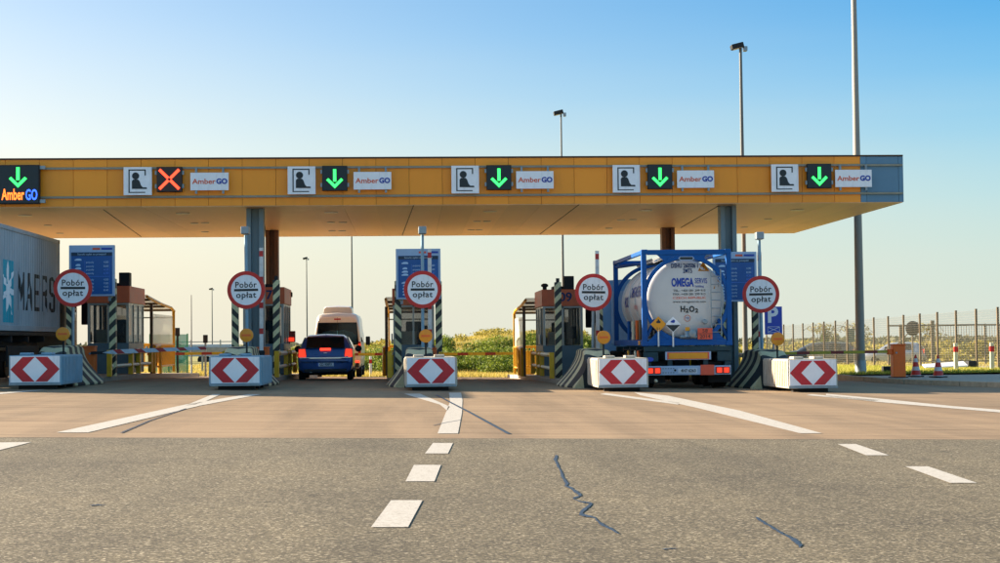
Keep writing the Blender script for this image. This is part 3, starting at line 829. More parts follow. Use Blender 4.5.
# barrier machines with raised arm
def barrier(up):
    t = thing('barrier_machine', '', 'barrier', group='lane barriers on the toll islands')
    MB().bb(-.2, .2, -.18, .18, 0, .86).build('cabinet', 'orange', t, bev=.03)
    MB().bb(-.21, .21, -.19, .19, .861, .90).build('cabinet_lid', 'orange', t, bev=.01)
    MB().disc((.06, .68), .03, -.195, -.181, 16).build('lock', 'zinc', t)
    if up:
        b = MB(); b.prism([(-.055, .55), (.055, .75), (.065, 3.78), (-.045, 3.78)], -.30, -.25)
        b.build('boom', 'barrier', t)
        MB().bb(-.09, .09, -.34, -.18, .5, .8).build('boom_mount', 'dark', t, bev=.01)
    else:
        b = MB()
        b.add([(.42, -.03, .70), (.75, -.03, .79), (3.4, -.03, .85), (3.4, -.03, .76), (.75, -.03, .66),
               (.42, .03, .70), (.75, .03, .79), (3.4, .03, .85), (3.4, .03, .76), (.75, .03, .66)],
              [(0, 1, 2, 3, 4), (9, 8, 7, 6, 5), (0, 5, 6, 1), (1, 6, 7, 2), (2, 7, 8, 3), (3, 8, 9, 4), (4, 9, 5, 0)])
        b.build('boom', 'barrierh', t, loc=(0, -.24, 0))
        MB().bb(.1, .5, -.26, -.21, .66, .74).build('boom_mount', 'dark', t)
    return t
bu = barrier(True); bdn = barrier(False)
for i, px in enumerate((89, 263.5, 431, 596, 760.3)):
    X, _ = W(px, 350, 47)
    if i == 0: o = bdn; X0 = X
    elif i == 1: o = bu; X0 = W(261.2, 300, 46.75)[0]
    else: o = copy_tree(bu); X0 = W((0, 0, 429.6, 597.2, 759.6)[i], 300, 46.75)[0]
    o.location = (X0, 47, Zg(X0, 47)+.15)
    o['label'] = ('orange barrier cabinet with lowered boom ' if i == 0 else 'orange barrier cabinet with upright boom ') + lane_names[i]

# striped guard posts in pairs
MT['creamblack'] = stripes('cream_black_diagonal_mirrored', '2a2f2b', 'd8cf9e', (-1.0, 0, 1.0), .36, .5, .5)
gl = thing('striped_guard_post', '', 'post', group='striped guard posts of the toll booths')
MB().bb(-.10, .10, -.10, .10, 0, 2.9).build('post_body', 'blackcream', gl, bev=.012)
gr = thing('striped_guard_post', '', 'post', group='striped guard posts of the toll booths')
MB().bb(-.10, .10, -.10, .10, 0, 2.9).build('post_body', 'creamblack', gr, bev=.012)
MB().bb(-.05, .05, -.05, .05, 2.901, 3.02).build('post_cap', 'dark', gr)
PL = (70.2, 235.3, 398.2, 558.2, 722); PR = (113, 276.6, 438.8, 599.5, 755.5)
for i in range(5):
    for k, (px, src) in enumerate(((PL[i], gl), (PR[i], gr))):
        if i == 3: src = (gr, gl)[k]
        X, _ = W(px, 330, 48.2)
        o = src if i == 0 else copy_tree(src)
        h = 0.0
        o.location = (X, 48.2, Zg(X, 48.2)+.15)
        o['label'] = ('left' if k == 0 else 'right') + ' striped square post of the pair ' + lane_names[i]
# fare boards
def fareboard():
    t = thing('fare_board', '', 'price board', group='blue fare boards')
    MB().bb(-.67, .67, 0, .10, -.76, .76).build('rim', 'board_rim', t, bev=.015)
    MB().bb(-.60, .60, -.006, -.001, -.70, .55).build('face', 'board_blue', t)
    MB().bb(-.60, .60, -.009, -.0065, .44, .54).build('header_bar', 'board_dk', t)
    text('header_lettering', 'Stawki opłat za przejazd', .075, 'board_txt', t, (0, -.012, .49), sx=1.15, depth=.001)
    b = MB()
    for z, w_ in ((.33, .10), (.17, .07), (.07, .09), (-.02, .10), (-.26, .10), (-.34, .06), (-.43, .07), (-.52, .07), (-.61, .07)):
        b.prism([(-.40-w_, z-.028), (-.40+w_, z-.028), (-.40+w_, z+.012), (-.40+w_*.6, z+.032), (-.40-w_*.3, z+.032), (-.40-w_, z+.0)], -.011, -.0065)
    b.build('vehicle_symbol', 'board_txt', t)
    for z in (.25, .13, .03, -.08, -.27, -.38, -.48, -.58):
        text('row_lettering', 'pojazdy', .075, 'board_txt', t, (-.05, -.012, z), depth=.001)
        text('price_lettering', '%d,%d0' % (3+int(abs(z)*40) % 9, int(abs(z)*70) % 9), .085, 'board_txt2' if -.1 < z < .04 else 'board_txt', t, (.42, -.012, z), depth=.001)
    b = MB()
    for z in (-.17,): b.bb(-.2, .52, -.009, -.0065, z-.004, z+.004)
    b.bb(-.205, -.2, -.009, -.0065, -.64, .3); b.bb(.52, .525, -.009, -.0065, -.64, .3); b.build('table_line', 'board_txt2', t)
    MB().bb(.28, .60, -.006, -.001, .62, .68).build('emblem', 'logo_bl', t)
    MB().bb(.02, .24, -.006, -.001, .62, .68).build('emblem', 'orangered', t)
    for s_ in (-.5, .5): MB().bb(s_-.04, s_+.04, .10, .20, -.9, .6).build('bracket', 'zinc', t)
    return t
fb = fareboard()
for i, (px, py, l_) in enumerate(((91.8, 270.7, 'behind the container truck island sign'), (418.3, 274, 'at the centre of the plaza'), (735, 276.8, 'behind the tank truck'))):
    X, Z = W(px, py, 47.98); o = fb if i == 0 else copy_tree(fb)
    o.location = (X, 47.98, Z); o['label'] = 'blue toll fare board ' + l_

# toll booths
def booth(num):
    t = thing('toll_booth', '', 'booth', group='toll booths on the islands')
    x0, x1, y0, y1 = -.65, .65, 0, 2.9
    b = MB(); b.bb(x0, x1, y0, y1, 0, .98); b.build('lower_wall', 'booth', t, bev=.012)
    b = MB(); b.bb(x0-.03, x1+.03, y0-.03, y1+.03, 2.26, 2.80); b.build('orange_band', 'boothorange', t, bev=.015)
    for sx in (x0+.04, x1-.04):
        for yy in (y0+.04, 1.0, 1.95, y1-.04): MB().bb(sx-.04, sx+.04, yy-.04, yy+.04, .981, 2.259).build('mullion', 'boothframe', t)
    MB().bb(-.03, .03, .01, .07, .981, 2.259).build('mullion', 'boothframe', t)
    MB().bb(x0+.09, -.035, .02, .035, 1.0, 2.24).build('window', 'glass', t)
    MB().bb(.035, x1-.09, .02, .035, 1.0, 2.24).build('window', 'glass', t)
    for sx in (x0+.02, x1-.035):
        for a, c in ((.085, .955), (1.045, 1.905), (1.995, 2.815)): MB().bb(sx, sx+.015, a, c, 1.0, 2.24).build('window', 'glass', t)
    MB().bb(x0+.09, x1-.09, y1-.06, y1-.03, .981, 1.25).build('rear_wall', 'booth', t)
    MB().bb(x0+.09, x1-.09, y1-.05, y1-.035, 1.251, 2.24).build('window', 'glass', t)
    MB().bb(-.45, .1, .35, .75, .981, 1.42).build('desk_monitor', 'railwhite', t, bev=.02)
    MB().bb(-.25, .35, 1.3, 1.5, .981, 1.75).build('seat_back', 'dark', t, bev=.05)
    MB().bb(.15, .45, .1, .3, 1.2, 1.6).build('till_screen', 'dark', t, bev=.02)
    MB().bb(x0+.01, x1-.01, y0+.01, y1-.01, 2.20, 2.258).build('ceiling', 'boothframe', t)
    MB().bb(x0-.07, x0-.031, .5, .9, 1.02, 1.35).build('counter_hatch', 'zinc', t, bev=.01)
    MB().bb(x1+.001, x1+.05, 1.2, 1.7, .15, .8).build('meter_box', 'boothframe', t, bev=.01)
    if num: text('number', num, .40, 'navy', t, (.09, -.034, 2.54), bold=.010, width=.42)
    return t
BX = (108.2, 263.5, 413.5, 563, 712)
for i, px in enumerate(BX):
    X, _ = W(px, 330, 51.7)
    o = booth({1: '07', 3: '09'}.get(i)); z = Zg(X, 52)+.15; o.location = (X, 51.7, z)
    o['label'] = 'grey glazed toll booth ' + lane_names[i]
    if i in (0, 3):
        u = MB(); u.bb(-.2, .14, 0, .4, 0, .45)
        u.build('roof_unit', 'dark', None, bev=.02); uo = bpy.data.objects['roof_unit'] if i == 0 else COL.objects[-1]
        uo.name = 'roof_chimney_unit'; uo.location = (X+.55-(.25 if i == 3 else .0)-(.12 if i==0 else 0), 52.3, z+2.81)
        tag(uo, 'dark box on the roof of the booth ' + lane_names[i], 'roof unit')
    v = MB().lathe([(.07, 0), (.07, .12), (.12, .14), (.12, .20), (.05, .24)], (-.48, 1.2, 2.801)).build('roof_vent', 'dark', o, smooth=True)
    MB().bb(-.25, .25, .8, 1.4, 2.801, 2.93).build('roof_plate', 'dark', o, bev=.02)

# guard rails beside each booth
def rails(side, cap):
    t = thing('yellow_guard_rail', '', 'guard rail', group='yellow guard rails along the islands')
    for y in (0, 3.6, 5.0, 7.4):
        MB().bb(-.07, .07, y-.07, y+.07, 0, .78).build('post', 'yellow', t, bev=.015)
    MB().tube([(0, 0, .70), (0, .9, .70)], .07).build('rail', 'yellow', t, smooth=True)
    MB().tube([(0, .9, .70), (0, 3.5, .70)], .07).build('rail', 'railwhite', t, smooth=True)
    MB().tube([(0, 3.7, .70), (0, 7.3, .70)], .06).build('rail', 'yellow', t, smooth=True)
    MB().tube([(0, .0, .30), (0, 3.5, .30)], .055).build('rail', 'railwhite', t, smooth=True)
    MB().tube([(0, 3.7, .30), (0, 7.3, .30)], .055).build('rail', 'railwhite', t, smooth=True)
    return t
rl = rails(1, 1); first = True
for i, X in enumerate(XI):
    for k, dx in enumerate((-1.12, .40)):
        o = rl if first else copy_tree(rl); first = False
        x = X+dx; o.location = (x, 47.6, Zg(x, 48)+.15)
        o['label'] = 'yellow tube rail on the ' + ('left' if k == 0 else 'right') + ' island side ' + lane_names[i]
# front cross rail of islands
# shelters with a yellow gate behind booths
def shelter():
    t = thing('walkway_shelter', '', 'shelter', group='steel shelters behind the booths')
    x0, x1, y0, y1 = -1.02, .60, 0, 5.2
    for (x, y, m, h) in ((x0, y0, 'brownsteel', 2.42), (x1, y0, 'brownsteel', 2.42), (x0, y1, 'yellow', 2.30), (x1, y1, 'yellow', 2.30)):
        MB().bb(x-.05, x+.05, y-.05, y+.05, 0, h).build('post', m, t, bev=.01)
    for x in (x0, x1):
        MB().tube([(x, y0-.9, 2.66), (x, y0+1.2, 2.52), (x, y1-.6, 2.40), (x, y1+.15, 2.28)], .05).build('roof_beam', 'yellow', t, smooth=True)
    for y, z in ((y0, 2.58), (y0+1.7, 2.48), (y0+3.4, 2.42), (y1, 2.32)):
        MB().bb(x0+.05, x1-.05, y-.04, y+.04, z-.04, z+.04).build('crossbar', 'brownsteel', t)
    MB().add([(x0, y0-.9, 2.73), (x1, y0-.9, 2.73), (x1, y1+.15, 2.36), (x0, y1+.15, 2.36), (x0, y0-.9, 2.71), (x1, y0-.9, 2.71), (x1, y1+.15, 2.34), (x0, y1+.15, 2.34)],
             [(0, 1, 2, 3), (7, 6, 5, 4), (0, 4, 5, 1), (1, 5, 6, 2), (2, 6, 7, 3), (3, 7, 4, 0)]).build('roof_sheet', 'acryl', t)
    for x in (x0, x1): MB().bb(x-.01, x+.01, y0+.3, y1-.3, 1.0, 2.1).build('glass_screen', 'acryl', t)
    MB().bb(x0+.05, x1-.05, y1-.03, y1+.03, 2.02, 2.07).build('crossbar', 'zinc', t)
    g = MB()
    for k in range(11):
        x = x0+.05+k*(x1-x0-.1)/10; g.bb(x-.018, x+.018, y1+.1, y1+.136, .28, .98)
    for x in (x0, x1):
        for k in range(24):
            y = y0+.4+k*.2; g.bb(x-.015, x+.015, y-.015, y+.015, .28, .98)
        g.tube([(x, y0+.3, 1.02), (x, y1+.12, 1.02)], .035); g.tube([(x, y0+.3, .25), (x, y1+.12, .25)], .035)
    g.tube([(x0, y1+.12, 1.02), (x1, y1+.12, 1.02)], .05); g.tube([(x0, y1+.12, .25), (x1, y1+.12, .25)], .05)
    g.build('yellow_gate', 'yellow', t)
    for x in (x0-.08, x1+.08):
        MB().tube([(x, y0, 0), (x, y0, .75), (x, y0+.15, .95), (x, y0+.5, .98), (x, y0+1.2, .98), (x, y0+1.35, .85), (x, y0+1.35, 0)], .07).build('hoop', 'yellow', t, smooth=True)
    return t
sh = shelter(); k = 0
for i, X in enumerate(XI):
    if i in (1, 4): continue
    o = sh if k == 0 else copy_tree(sh); k += 1
    x = X-.32; o.location = (x, 56.0, Zg(x, 58)+.15); o['label'] = 'shelter with yellow railings behind booth ' + lane_names[i]
# red light on a post by island two
X, Z = W(288.5, 340, 54.5)
t = thing('red_stop_light', 'post with camera on top and a lit red stop light left of the blue car', 'stop light', (X, 54.5, Zg(X, 54.5)+.15))
hz = Z-t.location.z
MB().cyl((0, 0, 0), (0, 0, hz+1.55), .05).build('post', 'brownsteel', t, smooth=True)
MB().bb(-.12, .14, -.12, .1, hz+1.45, hz+1.62).build('camera_head', 'dark', t, bev=.02)
MB().bb(-.06, .24, -.16, -.06, hz-.08, hz+.30).build('light_box', 'red_lens', t, bev=.015)
MB().bb(-.02, .20, -.18, -.161, hz-.05, hz+.08).build('lit_lens', 'lamp_red', t, bev=.01)
# exit booms far down the lanes
bf = thing('exit_boom', '', 'barrier', group='exit booms behind the plaza')
MB().box((1.9, 0, .95), (3.8, .05, .11)).build('boom', 'barrierfar', bf)
MB().bb(3.8, 4.15, -.15, .15, 0, 1.05).build('cabinet', 'yellow', bf, bev=.02)
for j, (px0, px1, Y, lab) in enumerate(((203, 246, 66, 'thin red and yellow boom across the closed lane at left'), (360, 392, 66, 'thin red and yellow boom behind the beige van'), (441, 530, 64, 'thin red and yellow boom across the open lane right of centre'))):
    x0 = W(px0, 350, Y)[0]; x1 = W(px1, 350, Y)[0]
    o = bf if j == 0 else copy_tree(bf); o.location = (x1-4.0, Y, Zg(x0, Y)); o['label'] = lab
# P sign
X, Z = W(773.3, 320.5, 46.6)
t = thing('parking_sign', 'blue parking sign with white P and crossed rectangle below the rightmost round sign', 'road sign', (X, 46.6, Zg(X, 46.6)))
hz = Z-t.location.z
MB().bb(-.26, .26, -.02, 0, hz-.41, hz+.41).build('panel', 'parkblue', t, bev=.004)
text('lettering', 'P', .62, 'sign_white', t, (-.03, -.024, hz+.14), bold=.022, sx=1.0)
b = MB()
for a in ((-.18, .18, -.36, -.35), (-.18, .18, -.19, -.18)): b.bb(a[0], a[1], -.026, -.021, hz+a[2], hz+a[3])
for a in (-.18, .17): b.bb(a, a+.01, -.026, -.021, hz-.35, hz-.19)
b.box((0, -.024, hz-.27), (.38, .004, .012), ry=R(23)); b.box((0, -.0245, hz-.27), (.38, .004, .012), ry=R(-23)); b.build('symbol', 'sign_white', t)
MB().cyl((0, .04, 0), (0, .04, hz+.3), .03).build('post', 'zinc', t)
# ------------------------------------------------------------------ tank container on a trailer
def tire(parent, x, y, r, wd, z0=0, rim='zinc', name='wheel'):
    o = MB().lathe([(r*.60, -wd/2), (r*.92, -wd/2), (r, -wd/2+.04), (r, wd/2-.04), (r*.92, wd/2), (r*.60, wd/2)], (0, 0, 0), 'X', 28).build(name, 'black', parent, smooth=True, loc=(x, y, z0+r))
    s = 1 if x > 0 else -1
    MB().lathe([(r*.58, s*(wd/2-.06)), (r*.5, s*(wd/2-.02)), (r*.2, s*(wd/2-.08)), (r*.12, s*(wd/2+.02))], (0, 0, 0), 'X', 20).build('rim', rim, o, smooth=True)
    return o
TX, TY = W(687, 300, 42.8)[0], 42.8
gz = Zg(TX, TY)
t = thing('tank_container', 'white tank container in a blue steel frame with chemical lettering on its end', 'tank container', (TX, TY, gz))
zb, zt, hw, ln = 1.16, 3.76, 1.22, 6.06
fr = MB()
for y0 in (0, ln-.15):
    for s_ in (-1, 1): fr.bb(s_*hw, s_*(hw-.135), y0, y0+.15, zb, zt)
    fr.bb(-hw+.16, hw-.16, y0+.01, y0+.14, zt-.14, zt-.005); fr.bb(-hw+.16, hw-.16, y0+.01, y0+.14, zb+.005, zb+.17)
for s_ in (-1, 1):
    fr.bb(s_*(hw-.01), s_*(hw-.12), .15, ln-.15, zb+.01, zb+.16)
    fr.bb(s_*(hw-.01), s_*(hw-.10), .15, ln-.15, zt-.12, zt-.01)
fr.build('frame', 'blue', t, bev=.012)
for y in (0, ln-.16):
    for s_ in (-1, 1):
        for z in (zb, zt-.118): MB().bb(s_*(hw+.006), s_*(hw-.17), y-.006, y+.17, z-.006, z+.124).build('corner_casting', 'blue', t, bev=.02)
zc, rt = 2.42, 1.07
def dish(r): return .26*(1-max(0, 1-(r/rt)**2)**.5)   # y of the dished end behind its apex
prof = [(rt*math.sin(a), .17-.17*math.cos(a)) for a in [math.pi/2*k/14 for k in range(1, 15)]]
prof = [(.02, 0)]+prof
def ydish(r):
    r = min(r, rt*.999); return .17-.17*math.sqrt(max(0, 1-(r/rt)**2))
prof = prof + [(rt, 5.2)] + [(rt*math.cos(a), 5.2+.24*math.sin(a)) for a in [math.pi/2*k/8 for k in range(1, 8)]] + [(.02, 5.44)]
ty0 = .10
MB().lathe([(r, h+ty0) for r, h in prof], (0, 0, zc), 'Y', 64).build('tank', 'tank', t, smooth='all')
for y in (1.0, 2.3, 3.6, 4.9): MB().ring((0, zc), rt+.002, rt+.03, y, y+.07, 64).build('tank_band', 'tank', t)
MB().ring((0, zc), rt+.02, rt+.125, .02, .13, 72).build('end_ring', 'blue', t)
MB().ring((0, zc), rt+.035, rt+.15, ln-.18, ln-.05, 72).build('end_ring', 'blue', t)
# gusset plates at the top and bottom of the end frame
b = MB()
for y in (.03,):
    pts = [(-.78, zt-.142), (.55, zt-.142)]
    arc = [((rt+.127)*math.sin(a), zc+(rt+.127)*math.cos(a)) for a in [.42-.95*k/12 for k in range(13)]]
    b.prism(pts+[(x, min(z, zt-.15)) for x, z in arc], y, y+.08)
    arc = [((rt+.127)*math.sin(a), zc-(rt+.127)*math.cos(a)) for a in [-.75+.5*k/8 for k in range(9)]]
    b.prism([(-1.0, zb+.172)]+[(x, z) for x, z in arc]+[(-.3, zb+.172)], y, y+.07)
    b.prism([(1.0, zb+.172)]+[(-x, z) for x, z in arc]+[(.3, zb+.172)], y, y+.07)
b.build('gusset', 'blue', t)
for p_a, p_b in (((-hw+.1, .12, zb+.2), (-.86, .12, zc-.55)), ((hw-.1, .12, zb+.2), (.86, .12, zc-.55)), ((-hw+.08, ln-.2, zt-.2), (-.3, 3.0, zt-.16))):
    MB().cyl(p_a, p_b, .05).build('brace', 'blue', t, smooth=True)
MB().bb(-.62, .70, .3, 5.6, zt-.17, zt-.13).build('walkway', 'zinc', t)
MB().tube([(-.85, .25, zt-.32), (-.6, .6, zt-.22), (-.55, 5.4, zt-.2)], .035).build('vapour_pipe', 'tank', t, smooth=True)
MB().ring((0, zt-.255), .05, .08, 0, 0).v
e = MB(); e.prism([(-.22, zt-.24), (-.17, zt-.19), (.17, zt-.19), (.22, zt-.24), (.17, zt-.29), (-.17, zt-.29)], .012, .029); e.build('maker_badge', 'board_rim', t)
e = MB(); e.prism([(-.19, zt-.24), (-.155, zt-.205), (.155, zt-.205), (.19, zt-.24), (.155, zt-.275), (-.155, zt-.275)], .008, .0115); e.build('badge_field', 'ink', t)
def wd(co):
    r = math.hypot(co.x, co.z-zc); return Vector((co.x, ty0+ydish(r)-.008+(.0 if co.y > -.001 else -.003), co.z))
def tt(s, size, m, px, py, sx=1.0, bold=0.0, align='CENTER', name='lettering', width=None):
    X, Z = W(px, py, TY+.12); return text(name, s, size, m, t, (X-TX, 0, Z-gz), sx=sx, bold=bold, warp=wd, align=align, width=width)
tt('DSHU 260506 1', .165, 'navy', 685, 265.8, bold=.004, width=.73)
tt('2MT5', .165, 'navy', 687.7, 271, bold=.004, width=.25)
tt('OMEGA', .31, 'logo_bl', 682.6, 282.8, bold=.012, width=.61)
tt('SERVIS', .20, 'logo_bl', 701, 281, bold=.001, width=.34)
tt('holding', .09, 'logo_bl', 699.5, 286.3, width=.24)
tt('TEL.: +420 581 299 910', .085, 'ink', 689.3, 290.6, width=.88)
tt('FAX: +420 581 299 913', .085, 'ink', 689.3, 294.2, width=.88)
tt('CZECH REPUBLIC', .085, 'orangered', 689.3, 297.9, width=.90)
tt('www.omegaservis.com', .080, 'ink', 689.3, 301.7, width=.90)
tt('H', .215, 'ink', 682.7, 309.3, bold=.009, width=.125); tt('O', .215, 'ink', 691.7, 309.3, bold=.009, width=.15)
tt('2', .15, 'ink', 687, 310.8, bold=.007, width=.085); tt('2', .15, 'ink', 696.6, 310.8, bold=.007, width=.085)
X, Z = W(687.4, 318.2, TY+.12)
b = MB(); b.ring((X-TX, Z-gz), .075, .09, 0, .004, 28); o = b.build('approval_ring', 'orangered', t)
for v in o.data.vertices: v.co = wd(v.co)
tt('NI', .085, 'logo_bl', 687.4, 318.2)
def warn(px, py, s=.17):
    X, Z = W(px, py, TY+.12); x, z = X-TX, Z-gz
    o = MB().prism([(x-s, z-s*.75), (x+s, z-s*.75), (x, z+s*.95)], 0, .004).build('warning_triangle', 'amberrefl', t)
    for v in o.data.vertices: v.co = wd(v.co)
    tt('!', s*1.05, 'ink', px, py+.6)
warn(704, 266.5, .16); warn(718.8, 284.6, .145)
# ladder
lad = MB()
for s_ in (.66, .93):
    lad.cyl((s_, .02, zc-.95), (s_, .02, zc+.80), .016)
for k in range(8): lad.cyl((.66, .02, zc-.9+k*.215), (.93, .02, zc-.9+k*.215), .013)
lad.build('ladder', 'zinc', t)
MB().ring((0, zc), rt*.86, rt*.872, 0, .004, 64, R(-60), R(75)).v
def placard(px, py, cols, st):
    X, Z = W(px, py, TY-.04); x, z = X-TX, Z-gz; s = .215
    g = MB().prism([(x-s, z), (x, z+s), (x+s, z), (x, z-s)], -.05, -.04).build('hazard_placard', cols[0], t)
    if len(cols) > 1: MB().prism([(x-s*.9, z-.01), (x+s*.9, z-.01), (x, z-s*.9)], -.054, -.0505).build('placard_lower_half', cols[1], g)
    if st == 'flame':
        MB().prism([(x-.05, z+.03), (x-.06, z+.07), (x-.02, z+.10), (x, z+.15), (x+.03, z+.10), (x+.06, z+.07), (x+.05, z+.03)], -.054, -.0505).build('flame', 'ink', g)
        text('lettering', '5.1', .09, 'ink', g, (x, -.052, z-.12))
    else:
        MB().prism([(x-.07, z+.06), (x-.06, z+.09), (x+.02, z+.14), (x+.06, z+.10), (x+.03, z+.04)], -.054, -.0505).build('drop', 'logo_bl', g)
    MB().cyl((x, -.03, z-.60), (x, -.03, z-.15), .022).build('placard_stem', 'white', t)
placard(658.4, 324.3, ['amberrefl'], 'flame'); placard(673, 324.6, ['sign_white', 'ink'], 'drop')
X, Z = W(705, 333.7, TY-.04); x, z = X-TX, Z-gz
g = MB().bb(x-.20, x+.20, -.05, -.04, z-.15, z+.15).build('orange_plate', 'orangered', t)
MB().bb(x-.20, x+.20, -.054, -.0505, z-.006, z+.006).build('divider', 'ink', g)
text('lettering', '58', .14, 'ink', g, (x, -.052, z+.072), sx=1.1); text('lettering', '2014', .14, 'ink', g, (x, -.052, z-.078), sx=1.05)
MB().lathe([(.05, 0), (.07, .02), (.07, .10), (.04, .14)], (.48, -.06, zc-.62), 'Y', 16).build('end_valve', 'zinc', t, smooth=True)
b = MB()
b.cyl((0, -.02, zb+.2), (0, .1, zb+.42), .09); b.cyl((-.2, .0, zb+.24), (.25, .0, zb+.24), .05); b.lathe([(.02, -.1), (.10, -.09), (.10, -.07), (.02, -.06)], (.12, 0, zb+.33), 'Y', 14)
b.build('valve', 'zinc', t, smooth=True)
MB().bb(-.06, .06, -.02, 0, zb+.40, zb+.50).build('valve_tag', 'amberrefl', t)
b = MB()
for k, (x, h) in enumerate(((-.95, .5), (-.86, .38), (.78, .32), (.9, .45), (1.0, .28))): b.tube([(x, .2, zb+.17), (x+.02, .16, zb+.17+h*.6), (x+.07*(-1)**k, .18, zb+.17+h)], .03)
b.build('hose', 'dark', t, smooth=True)
for k, (x, y, m) in enumerate(((-1.05, .9, 'railwhite'), (-1.06, 1.5, 'brownsteel'), (-1.05, 2.2, 'orange'), (-1.06, 2.9, 'railwhite'), (-1.05, 3.9, 'blue'))):
    MB().cyl((x, y, zb+.17), (x, y, zb+.17+.55), .05).build('hose_end', m, t, smooth=True)
def wcyl(co):
    a = (co.z-zc)/rt; return Vector((-(rt+.035)*math.cos(a), co.y, zc+(rt+.035)*math.sin(a)))
rotL = Matrix.Rotation(R(-90), 4, 'Z') @ Matrix.Rotation(R(90), 4, 'X')
text('side_lettering', 'OMEGA SERVIS', .42, 'logo_bl', t, (-rt, 2.2, zc+.25), sx=.8, bold=.012, warp=wcyl, rot=rotL)
text('side_lettering', 'holding', .22, 'orangered', t, (-rt, 2.2, zc-.15), sx=1.0, warp=wcyl, rot=rotL)
text('side_lettering', 'H2O2', .40, 'logo_bl', t, (-rt, 4.0, zc+.0), sx=.8, bold=.012, warp=wcyl, rot=rotL)
e = MB().bb(-.1, .0, 0, 0, 0, 0)
MB().box((-hw-.004, .62, zb+.085), (.012, .3, .11)).build('yellow_label', 'amberrefl', t)

# trailer
t = thing('tanker_trailer', 'dark container trailer with lit red tail lamps under the white tank', 'trailer', (TX, TY, gz))
b = MB()
for s_ in (-.45, .45): b.bb(s_-.07, s_+.07, .05, 11.6, .78, 1.14)
for y in (.1, 1.6, 3.0, 4.4, 6.0, 9.0, 11.0): b.bb(-1.15, 1.15, y, y+.16, .98, 1.13)
b.bb(-1.18, 1.18, -.02, .08, 1.01, 1.14)
for s_ in (-1, 1): b.bb(s_*.80, s_*1.20, .0, .06, .74, 1.0); b.bb(s_*1.0, s_*1.16, 0, .5, .62, .72)
b.bb(-.75, .75, .04, .1, .46, .52); b.bb(-.55, -.42, 0, .08, .5, .95); b.bb(.42, .55, 0, .08, .5, .95)
b.build('chassis', 'chassis', t, bev=.01)
MB().bb(-.62, .62, -.06, -.025, .78, 1.0).build('marker_panel', 'board_rim', t, bev=.006)
MB().bb(-.57, .57, -.066, -.061, .795, .985).build('red_marker_border', 'orangered', t)
MB().bb(-.525, .525, -.071, -.067, .815, .965).build('yellow_marker', 'amberrefl', t)
MB().bb(-1.16, 1.16, -.05, -.0, .37, .62).build('light_bar', 'board_rim', t, bev=.01)
for s_ in (-1, 1):
    l = MB().bb(s_*1.13, s_*.74, -.085, -.052, .405, .585).build('tail_lamp', 'red_lens', t, bev=.012)
    for x in (.84, 1.03): MB().bb(s_*(x-.065), s_*(x+.065), -.094, -.087, .43, .56).build('lit_lamp', 'lamp_red', l, bev=.01)
b = MB().bb(-.28, .24, -.062, -.052, .42, .55).build('number_plate', 'plate', t)
text('plate_lettering', '4H7 6263', .12, 'ink', b, (.0, -.065, .485), sx=.85, bold=.002)
MB().disc((-.36, .50), .03, -.062, -.052).build('lamp_hole', 'dark', t)
b = MB()
for k in range(5): b.bb(-.70+k*.07, -.66+k*.07, -.056, -.051, .43, .445); b.bb(-.70+k*.07, -.66+k*.07, -.056, -.051, .54, .555)
b.build('bar_slot', 'dark', t)
MB().bb(.33, .70, -.075, -.053, .365, .64).build('blank_orange_plate', 'orangered', t, bev=.004)
for s_ in (-1, 1):
    MB().bb(s_*.58, s_*1.2, .22, .24, .16, .72).build('mudflap', 'black', t)
    for y in (1.0, 2.35, 3.7):
        tire(t, s_*1.0, y, .50, .38, 0)
        MB().ring((s_*0+0, 0), .1, .1, 0, 0).v
    MB().bb(s_*.78, s_*1.22, .3, 4.4, 1.03, 1.06).build('mudguard', 'black', t)
for y in (1.0, 2.35, 3.7): MB().cyl((-.9, y, .5), (.9, y, .5), .07).build('axle', 'dark', t)
MB().lathe([(.03, 0), (.05, .02), (.05, .05), (.02, .09)], (-.88, -.03, .18), 'Z', 12).build('coupling_cap', 'railwhite', t)
b = MB().lathe([(.001, -.004), (.10, -.004), (.10, 0)], (0, 0, 0), 'Y', 20).build('round_sticker', 'parkblue', t, loc=(-1.03, -.01, .80)); b.scale = (1, 1, .6)
for k, (x, m) in enumerate(((-1.22, 'orange'), (-1.2, 'railwhite'), (-1.23, 'dark'), (-1.2, 'amberrefl'))):
    MB().tube([(x, .5+k*.7, .7), (x-.03, .7+k*.7, 1.0), (x, .95+k*.7, .72)], .035).build('air_line', m, t, smooth=True)
# tractor
t = thing('truck_tractor', 'pale blue grey truck cab ahead of the white tank', 'truck', (TX-.1, 51.2, Zg(TX, 52)))
pr = [(0, .9), (1.22, .9), (1.25, 1.1), (1.25, 2.3), (1.22, 3.0), (1.1, 3.25), (0, 3.3)]
MB().loft([(0, pr), (1.7, pr), (2.1, [(x*.98, z-(.15 if z > 2.5 else 0)) for x, z in pr]), (2.3, [(x*.95, min(z, 2.3)) for x, z in pr])]).build('cab', mat('pale_blue_cab', '7fa8cf', .4, .1, var=.05, dirt=.15, coat=.2), t, bev=.03)
MB().bb(-.5, .5, -2.6, 2.0, .6, .88).build('chassis', 'dark', t)
for s_ in (-1, 1):
    MB().bb(s_*1.26, s_*1.262, 1.0, 1.75, 1.9, 2.7).build('side_window', 'carglass', t)
    tire(t, s_*1.02, 1.2, .5, .32); tire(t, s_*.95, -1.9, .5, .5)
    MB().bb(s_*1.30, s_*1.52, 1.9, 2.0, 1.75, 2.45).build('mirror', 'dark', t, bev=.03)
    MB().cyl((s_*1.2, 1.95, 2.4), (s_*1.42, 1.95, 2.4), .02).build('mirror_arm', 'dark', t)
MB().bb(-.9, .9, -.06, -.001, 1.2, 2.9).build('rear_panel', 'board_rim', t, bev=.02)

